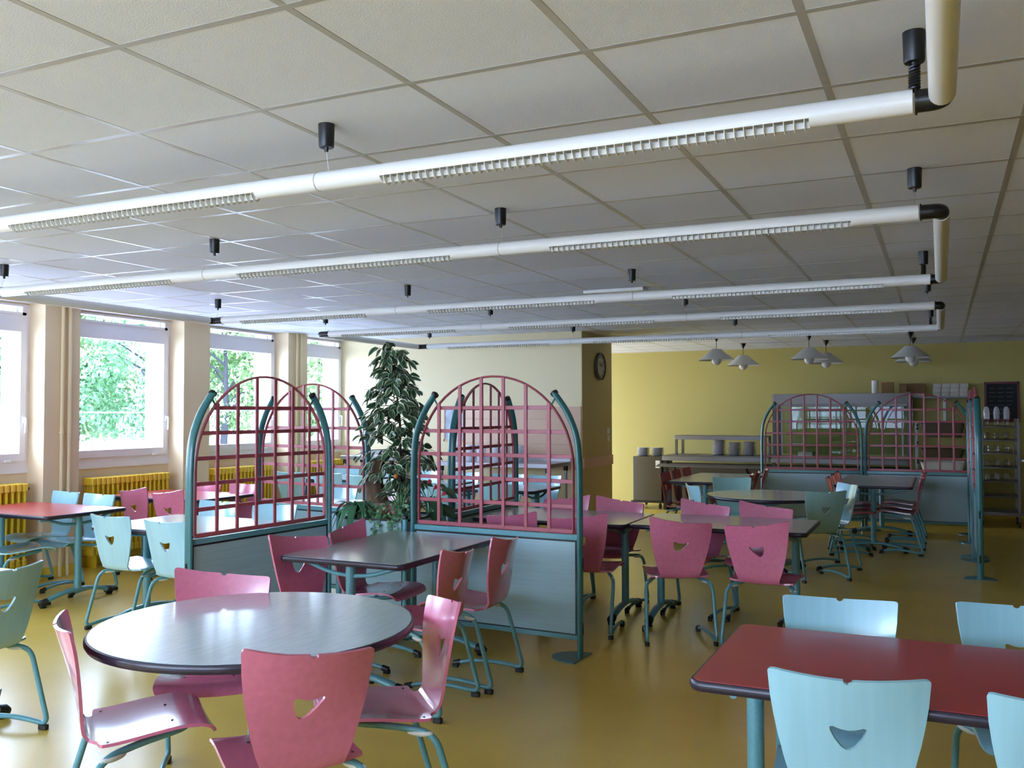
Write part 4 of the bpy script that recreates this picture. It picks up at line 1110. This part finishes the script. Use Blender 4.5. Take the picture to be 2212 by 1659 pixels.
MB().box(-0.70, 0.02, -0.250, -0.244, 0.03, 0.76).build('sliding_pane', M['showcase_glass'], gc, 0)
MB().box(-0.92, 0.92, 0.24, 0.245, 0.03, 0.76).build('rear_pane', M['showcase_glass'], gc, 0)
o = MB(); o.bbox(-1.98, -1.76, 14.45, 14.68, 0.877, 0.95, 0.02); tag(o.build('folded_linen', M['paper']), 'white folded cloth inside the glass showcase', 'cloth')
o = MB(); o.box(-0.88, -0.57, YF - 0.006, YF, 1.46, 1.66); tag(o.build('wall_notice', mat('notice_paper', (0.30, 0.33, 0.42), 0.7)), 'bluish notice sheet on the far wall right of the showcase', 'notice')
o = MB(); o.bbox(-0.99, -0.94, YF - 0.02, YF, 1.58, 1.68, 0.004); tag(o.build('wall_socket', M['white']), 'small white socket on the far wall beside the bluish notice', 'socket')
# wall shelf with things
ws = thing('wall_shelf', 'grey wall shelf loaded with white boxes, above the tray trolley', 'shelf', (-0.1, YF, 1.77))
MB().box(-0.62, 0.52, -0.45, 0, -0.012, 0.012).build('shelf_board', M['steel_dark'], ws, 0)
for a in (-0.3, 0.16):
    MB().box(a - 0.02, a + 0.02, -0.03, 0, -0.42, -0.012).build('bracket', M['white'], ws, 0)
ZS = 1.782
o = MB().lathe([(0.045, 0), (0.045, 0.19)], 20, (-0.88, 14.65, 1.835)); tag(o.build('paper_roll', M['paper']), 'white paper roll standing at the left on top of the showcase', 'paper roll')
for nm, (x0, x1, z1, mm, lab) in (('cardboard_box', (-0.78, -0.62, 0.16, 'cardboard', 'small dark brown box on top of the showcase beside the paper roll')), ('cardboard_box', (-0.52, -0.44, 0.10, 'cardboard', 'narrow brown carton at the right end of the showcase top'))):
    tag(MB().box(x0, x1, 14.5, 14.7, 1.835, 1.835 + z1).build(nm, M[mm], None, 0), lab, 'box')
tag(MB().box(-0.55, -0.20, 14.90, 15.2, ZS, ZS + 0.20).build('cardboard_box', M['cardboard'], None, 0), 'wide brown box at the left end of the wall shelf', 'box')
tag(MB().box(-0.60, -0.22, 14.86, 14.89, ZS, ZS + 0.05).build('white_tray', M['paper'], None, 0), 'low white tray standing before the wide brown box', 'tray')
cb = None
for r in range(3):
    for c_ in range(4):
        x = -0.04 + c_ * 0.118 + (0.01 if r == 2 else 0); 
        o = MB().bbox(-0.056, 0.056, -0.12, 0.12, 0, 0.062, 0.004).build('white_carton', M['carton']) if cb is None else cb.copy()
        if cb is None: cb = o
        else: COL.objects.link(o)
        o.location = (x, 15.02, ZS + r * 0.0645)
        tag(o, '%s white carton of the %s row on the wall shelf' % (('first', 'second', 'third', 'last')[c_], ('bottom', 'middle', 'top')[r]), 'box', 'white cartons stacked on the wall shelf')
# tray trolley
def rack(cx, cy_, w_, d_, h, nsh, z0, name, label, cat):
    t = thing(name, label, cat, (cx, cy_, 0))
    for a in (-1, 1):
        for b in (-1, 1): MB().box(a * w_ / 2 - 0.014, a * w_ / 2 + 0.014, b * d_ / 2 - 0.014, b * d_ / 2 + 0.014, 0.14, h).build('upright', M['steel_counter'], t, 0)
    MB().bbox(-w_ / 2 - 0.06, w_ / 2 + 0.06, -d_ / 2 - 0.04, d_ / 2 + 0.04, 0.16, 0.21, 0.01).build('base_frame', M['steel_counter'], t)
    for a in (-1, 1):
        for b in (-1, 1):
            MB().tube([(a * w_ / 2 - 0.012, b * d_ / 2, 0.045), (a * w_ / 2 + 0.012, b * d_ / 2, 0.045)], 0.045, 12).build('caster', M['black_rubber'], t)
            MB().tube([(a * w_ / 2, b * d_ / 2, 0.05), (a * w_ / 2, b * d_ / 2, 0.16)], 0.012, 8).build('caster_stem', M['steel_counter'], t)
    return t
tt = rack(0.02, 14.15, 0.66, 0.5, 1.43, 4, 0.3, 'tray_trolley', 'steel trolley with brown tray crates behind the right back screen', 'trolley')
for z in (0.35, 0.60, 0.85, 1.08, 1.32):
    for a in (-1, 1):
        k = MB(); k.box(a * 0.315 - 0.012, a * 0.315 + 0.012, -0.25, 0.25, z, z + 0.015); k.ball((a * 0.315, -0.262, z), 0.016); k.ball((a * 0.315, -0.262, z + 0.05), 0.016); k.build('runner', M['black'], t if False else tt)
def crate(z, h, m_, label):
    o = MB(); o.loft([[(x, y, z) for x, y in rr_poly(0.24, 0.2, 0.05)], [(x, y, z + h) for x, y in rr_poly(0.285, 0.24, 0.05)], [(x, y, z + h) for x, y in rr_poly(0.27, 0.225, 0.04)], [(x, y, z + 0.02) for x, y in rr_poly(0.225, 0.185, 0.04)]])
    q = o.build('tray_crate', m_, None, 40, (0.02, 14.15, 0)); tag(q, label, 'crate', 'crates in the tray trolley')
crate(1.20, 0.20, M['crate'], 'top brown crate in the tray trolley')
crate(0.92, 0.12, M['crate'], 'middle dark crate in the tray trolley')
crate(0.70, 0.16, M['carton'], 'pale tray at the bottom of the tray trolley stack')
# glass rack
gr = rack(0.72, 14.15, 0.44, 0.5, 1.46, 6, 0.3, 'glass_rack', 'steel rack trolley with rows of glasses at the far right', 'rack')
LV = [0.42, 0.62, 0.81, 1.00, 1.18, 1.36]
for z in LV:
    MB().bbox(-0.23, 0.22, -0.26, 0.26, z - 0.02, z, 0.006).build('rack_shelf', M['steel_dark'], gr)
    MB().tube(rounded([(-0.2, -0.265, z), (-0.2, -0.265, z + 0.055), (0.16, -0.265, z + 0.055), (0.16, -0.265, z)], 0.01), 0.003, 6).build('guard_wire', M['steel_counter'], gr)
tb = None
for li, z in enumerate(LV[1:]):
    for j in range(3):
        for i in range(3):
            if tb is None:
                tb = MB().lathe([(0.028, 0), (0.032, 0.03), (0.030, 0.08), (0.034, 0.095), (0.032, 0.094), (0.028, 0.078), (0.029, 0.03), (0.024, 0.006)], 14, cap=True).build('drinking_glass', M['drink_glass']); o = tb
            else: o = tb.copy(); COL.objects.link(o)
            o.location = (0.72 - 0.15 + i * 0.12, 14.0 + j * 0.12, z)
            tag(o, 'drinking glass on the %s shelf of the glass rack' % ('second lowest', 'third', 'fourth', 'fifth', 'top')[li], 'glass', 'drinking glasses on the %s shelf of the rack' % ('second lowest', 'third', 'fourth', 'fifth', 'top')[li])
for i in range(3):
    o = MB().lathe([(0.038, 0), (0.040, 0.10), (0.03, 0.15), (0.014, 0.17)], 14, (0.57 + i * 0.12, 13.98, 1.455)); 
    tag(o.build('carafe', M['clear_plastic']), ('left', 'middle', 'right')[i] + ' upside down clear carafe over the glass rack', 'carafe', 'carafes on top of the glass rack')
# chalkboard
cbd = thing('chalkboard', 'black chalkboard with a dark red frame hanging on the far wall', 'chalkboard', (0.83, YF, 1.70))
MB().box(-0.20, 0.20, -0.012, -0.004, -0.25, 0.27).build('slate', M['slate'], cbd, 0)
f = MB()
for (a, b, c, d) in ((-.23, .23, .27, .30), (-.23, .23, -.30, -.25), (-.23, -.20, -.30, .30), (.20, .23, -.30, .30)): f.box(a, b, -0.02, 0, c, d)
f.build('board_frame', M['red_frame'], cbd, 0)
q = MB()
for k in range(7):
    for j in range(3):
        x0 = -0.17 + j * 0.115; q.box(x0, x0 + rnd.uniform(0.05, 0.10), -0.0125, -0.012, 0.20 - k * 0.062, 0.203 - k * 0.062)
q.build('chalk_lines', M['chalk'], cbd, 0)
MB().tube(rounded([(-0.06, -0.01, 0.30), (0, -0.01, 0.335), (0.06, -0.01, 0.30)], 0.02), 0.002, 5).build('hanging_string', M['steel'], cbd)
tag(MB().bbox(1.02, 1.9, 14.5, 15.1, 0.86, 0.89, 0.006).build('side_table', M['steel'], None), 'pale edge of a table beyond the glass rack', 'table')
for o in [bpy.data.objects['side_table']]:
    for a in (1.07, 1.85): MB().box(a - .02, a + .02, 14.55, 14.59, 0, 0.86).build('leg', M['steel_dark'], o, 0)

# ------------------------------------------------------------------ outside
struct('ground', MB().box(-120, -8.2, -60, 120, -0.25, -0.15), M['asphalt'], smooth=0)
def tree(x, y, h, rad, seed, m_, label, trunk=0.16, low=1.2):
    R = random.Random(seed); t = thing('tree', label, 'tree', (x, y, -0.15), 0, 'trees outside the windows')
    tk = MB(); tk.tube([(0, 0, 0), (0.1, 0.05, h * 0.3), (0.0, 0.1, h * 0.7)], [trunk, trunk * 0.7, trunk * 0.3], 8)
    for k in range(7):
        a = k * 0.9; z = h * (0.25 + 0.06 * k); tk.tube([(0.05, 0.03, z), (rad * 0.45 * math.cos(a), rad * 0.45 * math.sin(a), z + 0.8)], [trunk * 0.35, 0.03], 6)
    tk.build('trunk', M['tree_bark'], t, 60)
    f = MB()
    clumps = []
    for k in range(60):
        a = R.uniform(0, 2 * PI); u = R.random(); z = low + (h - low) * u
        r_ = rad * math.sin(PI * min(0.97, 0.16 + 0.84 * u)) ** 0.6 * R.uniform(0.45, 1.0)
        clumps.append(Vector((r_ * math.cos(a), r_ * math.sin(a), z)))
    for c in clumps:
        cr_ = R.uniform(0.55, 1.0)
        for k in range(130):
            d = Vector((R.gauss(0, 1), R.gauss(0, 1), R.gauss(0, 1))).normalized() * cr_ * R.uniform(0.6, 1.05); p = c + d
            n_ = (d.normalized() + Vector((R.uniform(-.6, .6), R.uniform(-.6, .6), R.uniform(0, .8)))).normalized()
            u_ = unit(n_.cross(Vector((R.uniform(-1, 1), R.uniform(-1, 1), 0.3)))); v_ = n_.cross(u_); s = R.uniform(0.075, 0.15)
            f.add([p - u_ * s, p - v_ * s * 0.6, p + u_ * s, p + v_ * s * 0.6 + n_ * 0.03], [(0, 1, 2, 3)])
    build_open(f, 'crown', [m_], t)
def at(deg, d): return (-d * math.sin(math.radians(deg)), d * math.cos(math.radians(deg)))
TR = [(55.5, 44, 4.6, 2.0, 'tree_leaf', 'tree standing outside the window at the left edge'),
      (50.8, 46, 6.6, 2.2, 'tree_leaf2', 'loose pale tree at the left of the second window'),
      (47.0, 42, 7.0, 3.0, 'tree_leaf', 'dense green tree with a dark trunk, right half of the second window'),
      (42.8, 38, 6.6, 2.6, 'tree_leaf2', 'yellow green tree in the third window'),
      (39.4, 45, 7.6, 2.9, 'tree_leaf', 'tall green tree at the right of the third window'),
      (36.0, 38, 6.6, 2.7, 'tree_leaf2', 'green tree filling the window beside the ficus'),
      (32.9, 46, 7.2, 2.7, 'tree_leaf', 'green tree at the far end of the last window')]
for k, (dg, d, h, r, m_, lab) in enumerate(TR):
    x, y = at(dg, d); tree(x, y, h, r, 20 + k, M[m_], lab)
hb = thing('house', 'pale grey blue house far behind the trees', 'house', at(50.0, 70) + (-0.15,))
MB().box(-5, 5, -4, 4, 0, 4).build('house_wall', M['house'], hb, 0)
hr = MB(); hr.add([(-5.4, -4.4, 4), (5.4, -4.4, 4), (5.4, 4.4, 4), (-5.4, 4.4, 4), (-5.4, 0, 6), (5.4, 0, 6)], [(0, 1, 5, 4), (2, 3, 4, 5), (0, 4, 3), (1, 2, 5), (0, 3, 2, 1)]); hr.build('roof', M['cable'], hb, 0)
for k, (z0, z1, lab) in enumerate(((5.0, 6.2, 'upper overhead cable crossing before the trees'), (1.9, 2.3, 'lower overhead cable crossing before the trees'))):
    a = at(62, 30) + (z0,); b = at(28, 30) + (z1,)
    pts = [(a[0] + (b[0] - a[0]) * t, a[1] + (b[1] - a[1]) * t, a[2] + (b[2] - a[2]) * t - 0.5 * 4 * t * (1 - t)) for t in [q / 16 for q in range(17)]]
    tag(MB().tube(pts, 0.03, 6).build('overhead_cable', M['cable']), lab, 'cable', 'overhead cables outside')
